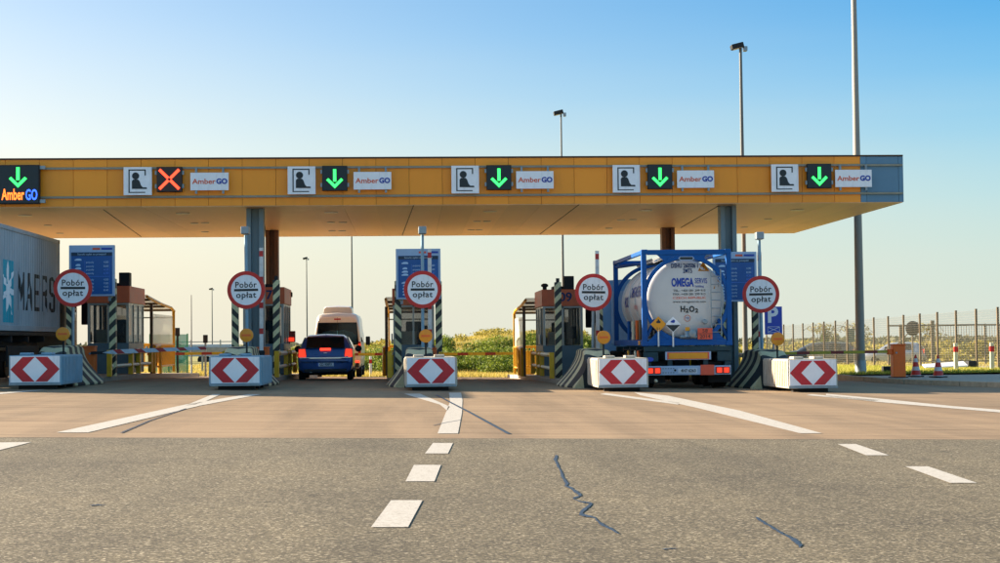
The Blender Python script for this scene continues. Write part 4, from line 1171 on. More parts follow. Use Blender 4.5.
# ------------------------------------------------------------------ container truck at the left
CX = -11.15
gz = Zg(CX, 45)
t = thing('shipping_container', 'grey corrugated shipping container with big dark lettering and white star panel', 'container', (CX, 39.5, gz))
L = 12.19; x0, x1, zb, zt = -2.44, 0, 1.33+.14, 4.24+.16
gzz = 0
m_c, tt_, p_ = newmat('weathered_container_grey')
n1 = noise(tt_, 1.1, 9, stretch=(1, 1, .4), rough=.75)
c = ramp(tt_, n1, [(.25, srgb('8b979f')), (.5, srgb('a3adb3')), (.75, srgb('b6bec3'))])
n2 = noise(tt_, 2.6, 10, stretch=(1, 1, .3), rough=.8)
c = mixc(tt_, ramp(tt_, n2, [(.60, (0, 0, 0)), (.68, (.9, .9, .9))]), c, srgb('7c4526'))
tt_.links.new(c, p_.inputs['Base Color']); p_.inputs['Roughness'].default_value = .55; MT['container'] = m_c
# corrugated side, real folds
b = MB(); vs = []; per = .278; d_ = .036
ys_ = []
y = .12
while y < L-.12-per:
    ys_ += [(y, 0), (y+.07, 0), (y+.139, -d_), (y+.209, -d_)]; y += per
ys_.append((y, 0)); ys_.append((L-.12, 0))
def side(xo, s_):
    vv = []
    for (yy, dx) in ys_: vv += [(xo+s_*dx-s_*.02, yy, zb+.16), (xo+s_*dx-s_*.02, yy, zt-.12)]
    b.add(vv, [(2*i, 2*i+2, 2*i+3, 2*i+1) for i in range(len(ys_)-1)])
side(x1, 1); side(x0, -1)
b.build('corrugated_side', 'container', t, fix=False)
fr = MB()
for s0, s1 in ((x0, x0+.12), (x1-.12, x1)):
    for y0 in (0, L-.12): fr.bb(s0, s1, y0, y0+.12, zb, zt)
    fr.bb(s0, s1, .12, L-.12, zb, zb+.16); fr.bb(s0, s1, .12, L-.12, zt-.12, zt)
fr.bb(x0+.1, x1-.1, .02, .08, zb+.01, zt-.01); fr.bb(x0+.1, x1-.1, L-.08, L-.02, zb+.01, zt-.01); fr.bb(x0+.1, x1-.1, .05, L-.05, zt-.05, zt-.02); fr.bb(x0+.1, x1-.1, .05, L-.05, zb+.02, zb+.06)
fr.build('frame', 'container', t, bev=.01)
for y0 in (0, L-.17):
    for z0 in (zb, zt-.118): MB().bb(x1-.17, x1+.006, y0-.006, y0+.176, z0-.005, z0+.123).build('corner_casting', 'brownsteel', t, bev=.015)
rotR = Matrix.Rotation(R(90), 4, 'Z') @ Matrix.Rotation(R(90), 4, 'X')
def fold(yy):
    f = ((yy-.12) % per)
    if f < .07: return 0
    if f < .139: return -d_*(f-.07)/.069
    if f < .209: return -d_
    return -d_*(1-(f-.209)/.069)
def cw(co): return Vector((x1-.02+fold(co.y)+.006, co.y, co.z))
def onside(px): # local y where the side plane is seen at px
    r = ray(px, 300); return CX/r.x*r.y-39.5
ya, yb = onside(3.5), onside(15)
def gridpatch(name, m, y0, y1, z0, z1, inside=None, off=.006, nz=40, ny=60):
    vs = []; fs = []
    for j in range(nz+1):
        for i in range(ny+1):
            yy = y0+(y1-y0)*i/ny; zz = z0+(z1-z0)*j/nz; v = cw(Vector((0, yy, zz))); v.x += off-.006; vs.append(v)
    for j in range(nz):
        for i in range(ny):
            if inside and not inside((i+.5)/ny, (j+.5)/nz): continue
            a = j*(ny+1)+i; fs.append((a, a+1, a+ny+2, a+ny+1))
    return MB().add(vs, fs).build(name, m, t, fix=False)
Z0 = W(9, 321, 42.5)[1]-gz; Z1 = W(9, 254.5, 42.5)[1]-gz
gridpatch('blue_panel', 'teal', ya, yb, Z0, Z1)
def star(u, v):
    x = (u-.5)*2*(yb-ya)/2; z = (v-.52)*(Z1-Z0)
    r = math.hypot(x, z); a = math.atan2(x, z)+.12; k = 7
    f = abs(((a/(2*math.pi/k)) % 1)-.5)*2     # 1 at the point
    return r < (.20+.62*max(0, (f-.15)/.85)**1.3)
gridpatch('white_star', 'sign_white', ya, yb, Z0, Z1, star, off=.010, nz=130, ny=110)
zl = (W(20, 307.5, 45.4)[1]+W(20, 271, 45.4)[1])/2-gz
yy0, yy1 = onside(18.5), onside(64)
# letters drawn as patches so that they follow the folds
GL = {'M': ['10001', '11011', '10101', '10101', '10001', '10001', '10001'], 'A': ['01110', '11011', '10001', '10001', '11111', '10001', '10001'],
      'E': ['1111', '1000', '1000', '1110', '1000', '1000', '1111'], 'R': ['11110', '10001', '10001', '11110', '10100', '10010', '10001'],
      'S': ['1111', '1000', '1000', '1111', '0001', '0001', '1111'], 'K': ['10001', '10010', '10100', '11000', '10100', '10010', '10001']}
import bisect
wl = (yy1-yy0)/6
STK = {'M': [(0, 0, 0, 1), (0, 1, .5, .25), (.5, .25, 1, 1), (1, 1, 1, 0)], 'A': [(0, 0, .42, 1), (.42, 1, .58, 1), (.58, 1, 1, 0), (.2, .36, .8, .36)],
       'E': [(0, 0, 0, 1), (0, 1, .9, 1), (0, .5, .75, .5), (0, 0, .9, 0)], 'R': [(0, 0, 0, 1), (0, 1, .7, 1), (.7, 1, .95, .88), (.95, .88, .95, .62), (.95, .62, .7, .5), (.7, .5, 0, .5), (.5, .5, 1, 0)],
       'S': [(.95, .82, .75, 1), (.75, 1, .2, 1), (.2, 1, 0, .86), (0, .86, 0, .64), (0, .64, .2, .52), (.2, .52, .8, .48), (.8, .48, 1, .36), (1, .36, 1, .14), (1, .14, .8, 0), (.8, 0, .2, 0), (.2, 0, 0, .18)],
       'K': [(0, 0, 0, 1), (.95, 1, .05, .46), (.3, .6, 1, 0)]}
HT = .98
for i, ch in enumerate('MAERSK'):
    wx, th = wl*.60, .15
    def ins(u, v, ch=ch):
        x = -th/2-.02+u*(wx+th+.04); z = -th/2-.02+v*(HT+th+.04)
        for (p, q, r_, s2) in STK[ch]:
            ax, az, bx, bz = p*wx, q*HT, r_*wx, s2*HT
            L2 = (bx-ax)**2+(bz-az)**2; k_ = max(0, min(1, ((x-ax)*(bx-ax)+(z-az)*(bz-az))/L2))
            if abs(x-ax-k_*(bx-ax)) < th*.5 and abs(z-az-k_*(bz-az)) < th*.42: return True
        return False
    y0_ = yy0+wl*i+wl*.12
    gridpatch('lettering', 'ink', y0_-th/2-.02, y0_+wx+th/2+.02, zl-HT/2-th/2-.02, zl+HT/2+th/2+.02, ins, off=.008, nz=70, ny=56)
t = thing('container_trailer', 'dark flatbed trailer chassis with wheels under the grey shipping container', 'trailer', (CX-1.22, 39.5, gz))
b = MB()
for s_ in (-.45, .45): b.bb(s_-.07, s_+.07, .0, 12.1, 1.0, 1.40)
b.bb(-1.2, 1.2, .02, 12.1, 1.34, 1.45)
for y in range(0, 12, 2): b.bb(-1.18, 1.18, y+.1, y+.25, 1.15, 1.33)
b.bb(1.10, 1.16, 5.8, 9.6, .45, 1.05); b.bb(-1.16, -1.10, 5.8, 9.6, .45, 1.05)
b.build('chassis', 'dark', t, bev=.01)
for y in (1.4, 2.75, 4.1):
    for s_ in (-1, 1): tire(t, s_*1.0, y, .52, .40)
MB().bb(.55, 1.2, .3, 5.0, 1.14, 1.17).build('mudguard', 'black', t)
t = thing('truck_cab', 'brown dark truck cab ahead of the grey shipping container', 'truck', (CX-1.3, 52.6, Zg(CX, 53)))
MB().loft([(0, pr), (1.7, pr), (2.1, [(x*.98, z-(.15 if z > 2.5 else 0)) for x, z in pr])]).build('cab', 'brownsteel', t, bev=.03)
MB().bb(-.5, .5, -2.6, 2.0, .6, .88).build('chassis', 'dark', t)
for s_ in (-1, 1):
    MB().bb(s_*1.26, s_*1.262, .9, 1.75, 1.9, 2.7).build('side_window', 'carglass', t)
    tire(t, s_*1.02, 1.2, .5, .32); tire(t, s_*.95, -1.9, .5, .5)
    MB().bb(s_*1.40, s_*1.62, 1.9, 2.0, 1.75, 2.55).build('mirror', 'dark', t, bev=.03)
    MB().bb(s_*1.40, s_*1.60, 1.9, 2.0, 2.62, 2.85).build('mirror', 'dark', t, bev=.03)
    MB().cyl((s_*1.2, 1.95, 2.58), (s_*1.5, 1.95, 2.58), .02).build('mirror_arm', 'dark', t)

# ------------------------------------------------------------------ cars
def cprof(w_, zb, zbelt, wr, zt):
    wb = w_*.965
    if zt < zbelt+.08:
        return [(0, zb), (w_*.80, zb), (w_*.95, zb+.10), (w_, zb+.26), (w_, (zb+zt)/2+.08), (w_*.985, zt-.12), (w_*.95, zt-.05), (w_*.86, zt-.015), (w_*.5, zt), (0, zt+.01)]
    return [(0, zb), (w_*.80, zb), (w_*.95, zb+.10), (w_, zb+.26), (w_, zbelt-.22), (w_*.985, zbelt-.06), (wb, zbelt), (wr+.03, zt-.10), (wr-.08, zt-.02), (0, zt+.01)]
def interp(secs, n=6):
    # smooth the station list a little by inserting in-between stations
    out_ = []
    for i in range(len(secs)-1):
        a, c = secs[i], secs[i+1]
        for k in range(n):
            f = k/n; out_.append((a[0]+(c[0]-a[0])*f, [(p[0]+(q[0]-p[0])*f, p[1]+(q[1]-p[1])*f) for p, q in zip(a[1], c[1])]))
    out_.append(secs[-1]); return out_
def hatch(name, label, paint, glass='carglass'):
    t = thing(name, label, 'car')
    S_ = [(0, cprof(.70, .34, .62, .6, .66)), (.05, cprof(.80, .27, .66, .7, .70)), (.10, cprof(.84, .24, .7, .76, .80)), (.16, cprof(.855, .24, .93, .74, .985)), (.22, cprof(.86, .24, .95, .735, 1.05)),
          (.40, cprof(.865, .22, .95, .68, 1.27)), (.52, cprof(.867, .22, .95, .65, 1.375)), (.62, cprof(.87, .22, .95, .64, 1.405)), (1.2, cprof(.87, .2, .94, .63, 1.45)), (1.9, cprof(.87, .2, .93, .63, 1.45)),
          (2.5, cprof(.87, .2, .92, .62, 1.38)), (3.0, cprof(.87, .2, .91, .70, 1.10)), (3.15, cprof(.865, .2, .9, .74, .97)), (3.8, cprof(.84, .22, .9, .7, .86)), (4.1, cprof(.74, .28, .8, .6, .74)), (4.18, cprof(.62, .34, .7, .5, .66))]
    MB().loft(S_).build('body', paint, t, smooth=True)
    MB().add([(-.60, .105, 1.02), (.60, .105, 1.02), (.575, .425, 1.365), (-.575, .425, 1.365), (-.60, .22, .985), (.60, .22, .985), (.565, .55, 1.335), (-.565, .55, 1.335)],
             [(0, 1, 2, 3), (7, 6, 5, 4), (0, 4, 5, 1), (2, 6, 7, 3), (1, 5, 6, 2), (3, 7, 4, 0)]).build('rear_window', glass, t, bev=.01)
    for s_ in (-1, 1):
        for (ya, yb) in ((.85, 1.55), (1.62, 2.75)):
            ta = 1.35 if ya < 2 else 1.3; tb = 1.36 if yb < 2 else 1.16
            MB().add([(s_*.858, ya+.06, .97), (s_*.858, yb, .97), (s_*(.70 if yb < 2 else .79), yb-.04, tb), (s_*.695, ya+.12, ta), (s_*.82, ya+.06, .97), (s_*.82, yb, .97), (s_*.66, yb-.04, tb), (s_*.66, ya+.12, ta)],
                     [(0, 1, 2, 3), (7, 6, 5, 4), (0, 4, 5, 1), (2, 6, 7, 3), (1, 5, 6, 2), (3, 7, 4, 0)]).build('side_window', glass, t)
        o = MB().add([(s_*.56, .085, .70), (s_*.862, .12, .70), (s_*.852, .17, 1.01), (s_*.62, .115, 1.02), (s_*.56, .25, .70), (s_*.8, .35, .70), (s_*.8, .38, 1.01), (s_*.62, .35, 1.02)],
                 [(0, 1, 2, 3), (7, 6, 5, 4), (0, 4, 5, 1), (2, 6, 7, 3), (1, 5, 6, 2), (3, 7, 4, 0)]).build('tail_light', 'red_lens', t, bev=.012)
        MB().add([(s_*.60, .075, .73), (s_*.84, .10, .73), (s_*.83, .135, .97), (s_*.64, .095, .98), (s_*.60, .12, .73), (s_*.82, .16, .73), (s_*.81, .19, .97), (s_*.64, .15, .98)],
                 [(0, 1, 2, 3), (7, 6, 5, 4), (0, 4, 5, 1), (2, 6, 7, 3), (1, 5, 6, 2), (3, 7, 4, 0)]).build('lit_lens', 'lamp_red', o, bev=.008)
        MB().lathe([(.001, -.05), (.06, -.05), (.10, -.02), (.11, .03), (.08, .08), (.001, .09)], (0, 0, 0), 'Y', 16).build('wing_mirror', 'dark', t, smooth=True, loc=(s_*.99, 2.55, .98))
        for y in (.78, 3.35): tire(t, s_*.76, y, .31, .20, 0)
        for y in (.78, 3.35): MB().ring((y, .33), .33, .36, 0, 0).v
    MB().bb(-.5, .5, -.012, .03, .675, .705).build('chrome_strip', 'chrome', t, bev=.005)
    MB().bb(-.80, .80, .045, .085, .70, .722).build('boot_seam', 'chrome', t)
    MB().bb(-.66, .66, -.01, .04, .27, .36).build('lower_bumper', 'dark', t, bev=.015)
    g = MB().bb(-.26, .26, -.02, .03, .44, .55).build('number_plate', 'plate', t, bev=.004)
    MB().bb(-.26, -.215, -.024, -.021, .44, .55).build('plate_band', 'plateblue', g)
    text('plate_lettering', 'GD 908PX', .11, 'ink', g, (.02, -.023, .495), sx=.80, bold=.002)
    MB().bb(-.17, .17, .085, .16, .935, 1.01).build('brake_light', 'brake', t, bev=.01)
    MB().bb(-.06, .06, .105, .13, .845, .87).build('badge', 'chrome', t, bev=.008)
    MB().cyl((-.45, -.0, .27), (-.45, .2, .27), .03).build('exhaust', 'zinc', t)
    MB().bb(-.7, .7, .5, 3.6, .16, .3).build('underbody', 'black', t)
    MB().tube([(0, .75, 1.43), (0, .70, 1.5), (0, .62, 1.55)], .008).build('aerial', 'dark', t)
    return t
car = hatch('hatchback', 'dark blue hatchback with lit red tail lamps waiting at the booth', 'carblue')
X, _ = W(325.3, 360, 50.4); car.location = (X, 50.4, Zg(X, 51)); car.rotation_euler = (0, 0, R(.8))

def vansh(name, label, paint):
    t = thing(name, label, 'van')
    def vp(w_, zb, wr, zt):
        return [(0, zb), (w_*.85, zb), (w_*.97, zb+.12), (w_, zb+.4), (w_, 1.25), (w_*.985, 1.55), (w_*.95, 1.9), (wr+.03, zt-.20), (wr-.06, zt-.05), (wr-.2, zt), (0, zt+.04)]
    S_ = [(0, vp(.90, .5, .74, 2.50)), (.03, vp(.97, .42, .80, 2.60)), (.12, vp(1.0, .38, .84, 2.68)), (.4, vp(1.0, .36, .86, 2.72)), (4.5, vp(1.0, .36, .86, 2.72)), (5.2, vp(1.0, .36, .82, 2.3)), (5.8, [(x*.95, min(z, 1.3)) for x, z in vp(1.0, .36, .86, 2.7)]), (6.3, [(x*.85, min(z, 1.0)) for x, z in vp(1.0, .36, .86, 2.7)])]
    MB().loft(S_).build('body', paint, t, smooth=True)
    MB().loft([(.5, [(0, 2.7), (.62, 2.7), (.58, 2.92), (.5, 2.98), (0, 3.0)]), (.8, [(0, 2.7), (.64, 2.7), (.60, 2.97), (.52, 3.03), (0, 3.06)]), (2.4, [(0, 2.7), (.62, 2.7), (.58, 2.95), (.5, 3.01), (0, 3.04)])]).build('roof_unit', paint, t, smooth=True)
    for s_ in (-1, 1):
        MB().prism([(s_*.008, 1.40), (s_*.865, 1.40), (s_*.87, 1.6), (s_*.80, 2.30), (s_*.008, 2.30)], -.030, -.022).build('rear_window', 'vanglass', t, bev=.008)
        for (a, c) in ((.5, 1.9), (2.0, 3.4), (3.5, 4.5)):
            MB().add([(s_*.992, a, 1.5), (s_*.992, c, 1.5), (s_*.915, c, 2.2), (s_*.915, a, 2.2), (s_*.94, a, 1.5), (s_*.94, c, 1.5), (s_*.87, c, 2.2), (s_*.87, a, 2.2)], [(0, 1, 2, 3), (7, 6, 5, 4), (0, 4, 5, 1), (2, 6, 7, 3), (1, 5, 6, 2), (3, 7, 4, 0)]).build('side_window', 'carglass', t)
        o = MB().bb(s_*.86, s_*.985, -.01, .10, .95, 1.52).build('tail_light', 'red_lens', t, bev=.02)
        MB().bb(s_*.88, s_*.97, -.02, -.011, 1.15, 1.42).build('lit_lens', 'lamp_red', o, bev=.01)
        MB().bb(s_*.72, s_*.92, -.035, .0, .62, .70).build('reflector', 'brake', t)
        MB().bb(s_*1.05, s_*1.25, 4.9, 5.05, 1.35, 1.75).build('wing_mirror', 'dark', t, bev=.04)
        for y in (1.3, 5.0): tire(t, s_*.86, y, .36, .24, 0)
    MB().bb(-.90, .90, -.03, .1, .42, .62).build('bumper', 'dark', t, bev=.03)
    MB().bb(-.86, .86, .10, .5, .45, .5).build('underbody', 'black', t)
    MB().bb(-.26, .26, -.012, .01, .85, .96).build('number_plate', 'plate', t)
    MB().bb(-.14, .14, -.01, .03, 2.44, 2.50).build('high_brake_light', 'red_lens', t)
    MB().bb(-.006, .006, -.004, .02, .62, 2.55).build('door_seam', 'dark', t)
    MB().prism([(-.885, 1.38), (.885, 1.38), (.885, 1.6), (.815, 2.33), (-.815, 2.33), (-.885, 1.6)], -.008, .05).build('dark_window_backing', 'black', t, bev=.003)  # black sheet in place of the shaded cabin behind the glass; rim as rubber
    MB().loft([(-.018, [(0, 1.42), (.80, 1.42), (.80, 1.78), (.62, 1.92), (.25, 2.02), (0, 1.98)]), (-.010, [(0, 1.42), (.80, 1.42), (.80, 1.78), (.62, 1.92), (.25, 2.02), (0, 1.98)])]).build('blue_cargo', 'bluecargo', t)
    return t
MT['carglass_van'] = MT['carglass']
v_ = vansh('minibus', 'tall beige minibus with tinted rear window ahead of the dark blue car', 'van')
X, _ = W(337.6, 350, 68); v_.location = (X, 68, Zg(X, 69))
# ------------------------------------------------------------------ lamp posts
def lamppost(name, label, px, Y, ztop, r, head=True, group='lamp posts around the plaza', cat='lamp post', flip=-1, ground=None, pyref=None):
    X, Z = W(px, ztop if pyref is None else pyref, Y)
    zg = Zg(X, Y) if ground is None else ground
    t = thing(name, label, cat, (X, Y, zg), group=group)
    H = Z-zg if pyref is None else ztop
    MB().cyl((0, 0, 0), (0, 0, H), r, r*.5, 16).build('pole', 'mastm' if name == 'tall_mast' else 'polem', t, smooth=True)
    MB().cyl((0, 0, 0), (0, 0, .5), r*1.25, r*1.15, 16).build('pole_base', 'zinc', t, smooth=True)
    if head:
        o = MB(); o.bb(-.32, .18, -.2, .2, 0, .20).build('lamp_head', 'dark', t, bev=.03, loc=(flip*0-.05, 0, H))
        COL.objects[-1].rotation_euler = (0, R(-14), 0) if name else (0, 0, 0)
        h = [c for c in t.children if c.name.startswith('lamp_head')][0]; h.rotation_euler = (0, R(-14), 0)
        MB().bb(-.26, .1, -.15, .15, -.012, -.001).build('lens', 'led_lamp', h)
        MB().bb(.12, .26, -.14, .14, -.02, .16).build('lamp_mount', 'zinc', t, loc=(0, 0, H-.1))
    return t
MT['mastm'] = mat('galvanised_mast', '8d8a80', .6, .1, var=.06, scale=2, dirt=.1)
MT['polem'] = mat('weathered_pole', '5d615f', .6, .1, var=.06, scale=2, dirt=.1)
lamppost('tall_mast', 'thick tapering grey mast on the grass right of the canopy', 860, 57, 15.5, .172, head=False, group=None, cat='mast', pyref=330, ground=-.12)
lamppost('lamp_post', 'tall lamp post rising above the canopy near its right end', 740.5, 64, 48, .115)
lamppost('lamp_post', 'smaller lamp post rising above the canopy centre', 561, 84, 114, .085)
lamppost('lamp_post', 'lamp post standing in the sky behind the beige minibus', 352, 133, 12.5, .11, pyref=300)
lamppost('lamp_post', 'distant lamp post left of the dark blue car', 306.5, 175, 259, .10)
lamppost('lamp_post', 'far thin lamp post between the left toll booths, the taller one', 212, 220, 289.5, .10)
lamppost('lamp_post', 'short slim post beside the left shelter', 191.3, 72, 295, .035, head=False)
lamppost('lamp_post', 'faint lamp post beyond the shelter at left', 122, 260, 301, .09)

# ------------------------------------------------------------------ right hand side
X, Y = G(898, 379, .1); Y = 50.6; X = W(898, 360, Y)[0]
t = thing('barrier_cabinet', 'bright orange barrier cabinet with long level boom standing on the kerb', 'barrier', (X, Y, vz(X, Y)))
MB().bb(-.20, .20, -.17, .17, 0, 1.04).build('cabinet', 'bright_orange', t, bev=.02)
MB().bb(-.215, .215, -.185, .185, 1.041, 1.08).build('lid', 'bright_orange', t, bev=.01)
MB().bb(-.36, -.201, -.12, .05, .74, .92).build('boom_mount', 'bright_orange', t, bev=.02)
MB().disc((-.10, .80), .03, -.19, -.171, 14).build('lock', 'zinc', t)
MB().box((-2.2, -.06, .83), (3.8, .045, .09), ry=R(-.3)).build('boom', 'barrierfar', t)
MB().bb(-.26, .26, -.22, .22, 0, .03).build('base_plate', 'dark', t)
cn = thing('traffic_cone', '', 'traffic cone', group='traffic cones by the orange cabinet')
MB().lathe([(.17, .03), (.165, .06), (.03, .70), (.02, .72)], (0, 0, 0), 'Z', 24).build('cone_body', 'cone', cn, smooth=True)
MB().bb(-.21, .21, -.21, .21, 0, .035).build('cone_base', 'black', cn, bev=.01)
for i, (px, Y) in enumerate(((915.8, 51.5), (938.2, 50.4))):
    X = W(px, 370, Y)[0]; o = cn if i == 0 else copy_tree(cn); o.location = (X, Y, vz(X, Y))
    o['label'] = ('traffic cone next to the orange cabinet', 'traffic cone farther from the orange cabinet, on the shaded pavement')[i]
    if i: o.rotation_euler = (0, 0, R(20))
dp = thing('marker_post', '', 'marker post', group='red banded marker posts in the grass')
MB().bb(-.075, .075, -.05, .05, 0, 1.06).build('post_body', 'railwhite', dp, bev=.02)
MB().bb(-.078, .078, -.053, .053, .72, .93).build('red_band', 'sign_red', dp)
for i, px in enumerate((956, 992)):
    Y = 60.5-i*1.0; X = W(px, 360, Y)[0]; o = dp if i == 0 else copy_tree(dp); o.location = (X, Y, vz(X, Y)+.03)
    o['label'] = ('pale marker post with red band standing before the fallen white panel', 'pale marker post with red band at the far right edge')[i]
Y = 64.5; X = W(952, 365, Y)[0]
t = thing('fallen_panel', 'white panel lying in the grass with a dark lamp at one end', 'panel', (X, Y, vz(X, Y)+.10), rz=R(4))
MB().add([(-1.2, -.15, 0), (.6, -.2, .05), (.6, .25, .22), (-1.2, .2, .12), (-1.2, -.15, .04), (.6, -.2, .10), (.6, .25, .27), (-1.2, .2, .16)], [(0, 1, 2, 3), (7, 6, 5, 4), (0, 4, 5, 1), (1, 5, 6, 2), (2, 6, 7, 3), (3, 7, 4, 0)]).build('sheet', 'sign_white', t)
MB().bb(.62, 1.0, -.2, .15, -.05, .28).build('lamp', 'dark', t, bev=.05)
t = thing('ground_box', 'small black box lying in the grass beside the orange cabinet', 'box', (W(888, 370, 57)[0], 57, vz(17, 57)+.03))
MB().bb(-.2, .2, -.15, .15, 0, .24).build('case', 'dark', t, bev=.02); MB().bb(-.14, .14, -.16, -.151, .05, .18).build('cover', 'black', t)

# mesh fence
XF = 23.15
t = thing('mesh_fence', 'long see through wire mesh fence on slim posts along the right grass verge', 'fence', (XF, 64.4, 0))
b = MB(); k = -3; posts = []
while k < 17:
    y = k*2.42; posts.append(y); k += 1
for y in posts:
    z0 = vz(XF, 64.4+y)+.05
    MB().bb(-.04, .04, y-.04, y+.04, z0-.1, z0+2.46).build('post', 'brownsteel', t)
MT['wire'] = mat('fence_wire', 'a8a594', .5, .4, var=.05)
for a, c in zip(posts[:-1], posts[1:]):
    b = MB(); za = vz(XF, 64.4+a)+.05; zc_ = vz(XF, 64.4+c)+.05
    for j in range(24):
        h = .08+j*.1
        b.tube([(0, a+.04, za+h), (0, c-.04, zc_+h)], .0035, 3)
    for j in range(28):
        f = (j+.5)/28; y = a+(c-a)*f; z0 = za+(zc_-za)*f; b.tube([(0.008, y, z0+.06), (0.008, y, z0+2.38)], .003, 3)
    b.build('mesh_panel', 'wire', t, fix=False)
# ground beyond the fence
def zf(x, y): return -.50 - .0012*max(0, y-70)
sheet('field', [23.3, 40, 80, 160], [50, 80, 110, 150, 260], lambda x, y: -.22-(.3 if x > 30 else 0)-.004*max(0, min(60, y-55)), 'soil')
blades('field_grass', 30000, lambda r: (lambda x, y: (x, y, -.25-.004*max(0, min(60, y-55))-(.3*min(1, max(0, (x-23.3)/16.7)))))(r.uniform(23.4, 48), 62+r.uniform(0, 1)*70), 'dryblade', .08, .3, .02)
flat_road = MB().add([(23.4, 84, -.36), (60, 76, -.60), (60, 80, -.60), (23.4, 88.5, -.36)], [(0, 1, 2, 3)]).build('side_road', 'apron', fix=False); flat_road['kind'] = 'structure'
# parked cars behind the fence
c1 = hatch('parked_car', 'dark grey car behind the mesh fence left of the tall mast', 'darkcar')
c1.location = (W(858, 350, 93)[0], 93, -.50); c1.rotation_euler = (0, 0, R(80)); c1.scale = (1, 1.12, 1)
c2 = hatch('parked_car', 'silver people carrier behind the mesh fence behind the orange cabinet', 'silver')
c2.location = (W(926, 350, 108)[0], 108, -.72); c2.rotation_euler = (0, 0, R(70)); c2.scale = (1, 1, 1.08)
# bars gate beyond
Y = 96; xa, za = W(887, 325, Y); xb, _ = W(1035, 325, Y)
t = thing('bar_fence', 'brown steel bar fence with top rail beyond the mesh fence', 'fence', (xa, Y, -.7))
ht = za+.7
MB().bb(0, xb-xa, -.04, .04, ht-.10, ht).build('top_rail', 'brownsteel', t)
MB().bb(0, xb-xa, -.03, .03, .35, .42).build('bottom_rail', 'brownsteel', t)
for px, w_ in ((888.5, .07), (901, .16), (932.5, .16), (937, .06), (985, .08), (1020, .08)):
    x = W(px, 330, Y)[0]-xa; MB().bb(x-w_/2*1.3, x+w_/2*1.3, -.06, .06, 0, ht+(.25 if px == 932.5 else .02)).build('post', 'brownsteel', t)
b = MB(); x = W(938, 330, Y)[0]-xa
while x < xb-xa: b.bb(x-.012, x+.012, -.012, .012, .4, ht-.1); x += .16
b.build('bar_panel', 'brownsteel', t)
X, Z = W(913.5, 328.5, 92)
t = thing('dish_aerial', 'dark round dish on a slanting pole beyond the mesh fence', 'dish', (X, 92, -.6))
hz = Z+.6
MB().lathe([(.001, 0), (.3, .03), (.42, .12), (.44, .13), (.42, .16), (.001, .06)], (0, 0, hz), 'Y', 28).build('dish', 'dark', t, smooth=True)
MB().cyl((0, .12, hz), (-1.1, .2, 1.2), .035).build('stay', 'brownsteel', t); MB().cyl((-.02, .2, 0), (-.02, .15, hz), .05).build('pole', 'brownsteel', t)
X, Z = W(850.5, 335.5, 90)
t = thing('green_notice', 'small green notice on two posts behind the fence left of the mast', 'sign', (X, 90, -.6))
hz = Z+.6; MB().bb(-.24, .24, -.03, 0, hz-.38, hz+.38).build('panel', mat('green_panel', '2d5547', .5), t)
for s_ in (-.22, .22): MB().bb(s_-.03, s_+.03, .001, .06, 0, hz+.5).build('post', 'brownsteel', t)
# a conifer-like shrub and dry climbers
def tree(name, label, X, Y, zg, h, rad, m, n, cat='tree', trunk=.05, seed=1, group=None, size=.06):
    r_ = random.Random(seed); t = thing(name, label, cat, (X, Y, zg), group=group)
    b = MB(); b.tube([(0, 0, -.1), (.03, .02, h*.4), (-.02, 0, h*.85)], trunk, 7)
    bl = []
    for i in range(16):
        f = (i+.5)/16; z = h*(.12+.85*f); rr_ = rad*(1-.75*f)*r_.uniform(.6, 1.1); a = r_.uniform(0, 6.3)
        x, y = math.cos(a)*rr_*.55, math.sin(a)*rr_*.55
        b.tube([(0, 0, z*.8), (x, y, z)], trunk*.35, 5)
        bl.append((x, y, z, rr_*.6, rr_*.6, h*.10))
    b.build('trunk', 'bark', t)
    leaves('crown', bl, n, m, size, parent=t)
    return t
X = W(815.5, 340, 99)[0]; tree('shrub', 'yellow green pointed shrub behind the mesh fence beside the dark grey car', X, 97, -.62, 2.25, .72, 'leaf', 5000, 'shrub', seed=4, size=.06)
def climber(px, py, Y, label, sd):
    X, Z = W(px, py, Y); t = thing('dry_bush', label, 'shrub', (X, Y, -.6)); r_ = random.Random(sd); b = MB()
    for k in range(9):
        a = r_.uniform(-.8, .8); H = Z+.6
        b.tube([(r_.uniform(-.2, .2), 0, 0), (a*.4, .1, H*.55), (a, .0, H*r_.uniform(.85, 1.0)), (a*1.6, -.1, H*r_.uniform(.75, .95))], .018, 5)
    b.build('twigs', 'brownsteel', t)
    leaves('foliage', [(0, 0, (Z+.6)*.85, .9, .3, .35), (.5, 0, (Z+.6)*.7, .6, .3, .3)], 500, 'hedge', .06, parent=t)
climber(822, 322, 97, 'bare twiggy bush behind the mesh fence above the dark grey car', 2)
climber(925, 322, 97, 'bare twiggy bush behind the dish beyond the mesh fence', 5)
climber(856, 322, 95, 'twiggy bush just behind the tall mast', 8)
rr = random.Random(11); bl = []
for i in range(90):
    x = rr.uniform(26, 75); y = rr.uniform(112, 150); h = rr.uniform(.4, 1.0); bl.append((x, y, -.8+h*.8, rr.uniform(1, 2), 1, h))
leaves('hedge', bl, 30000, 'hedge', .16, kind='stuff')

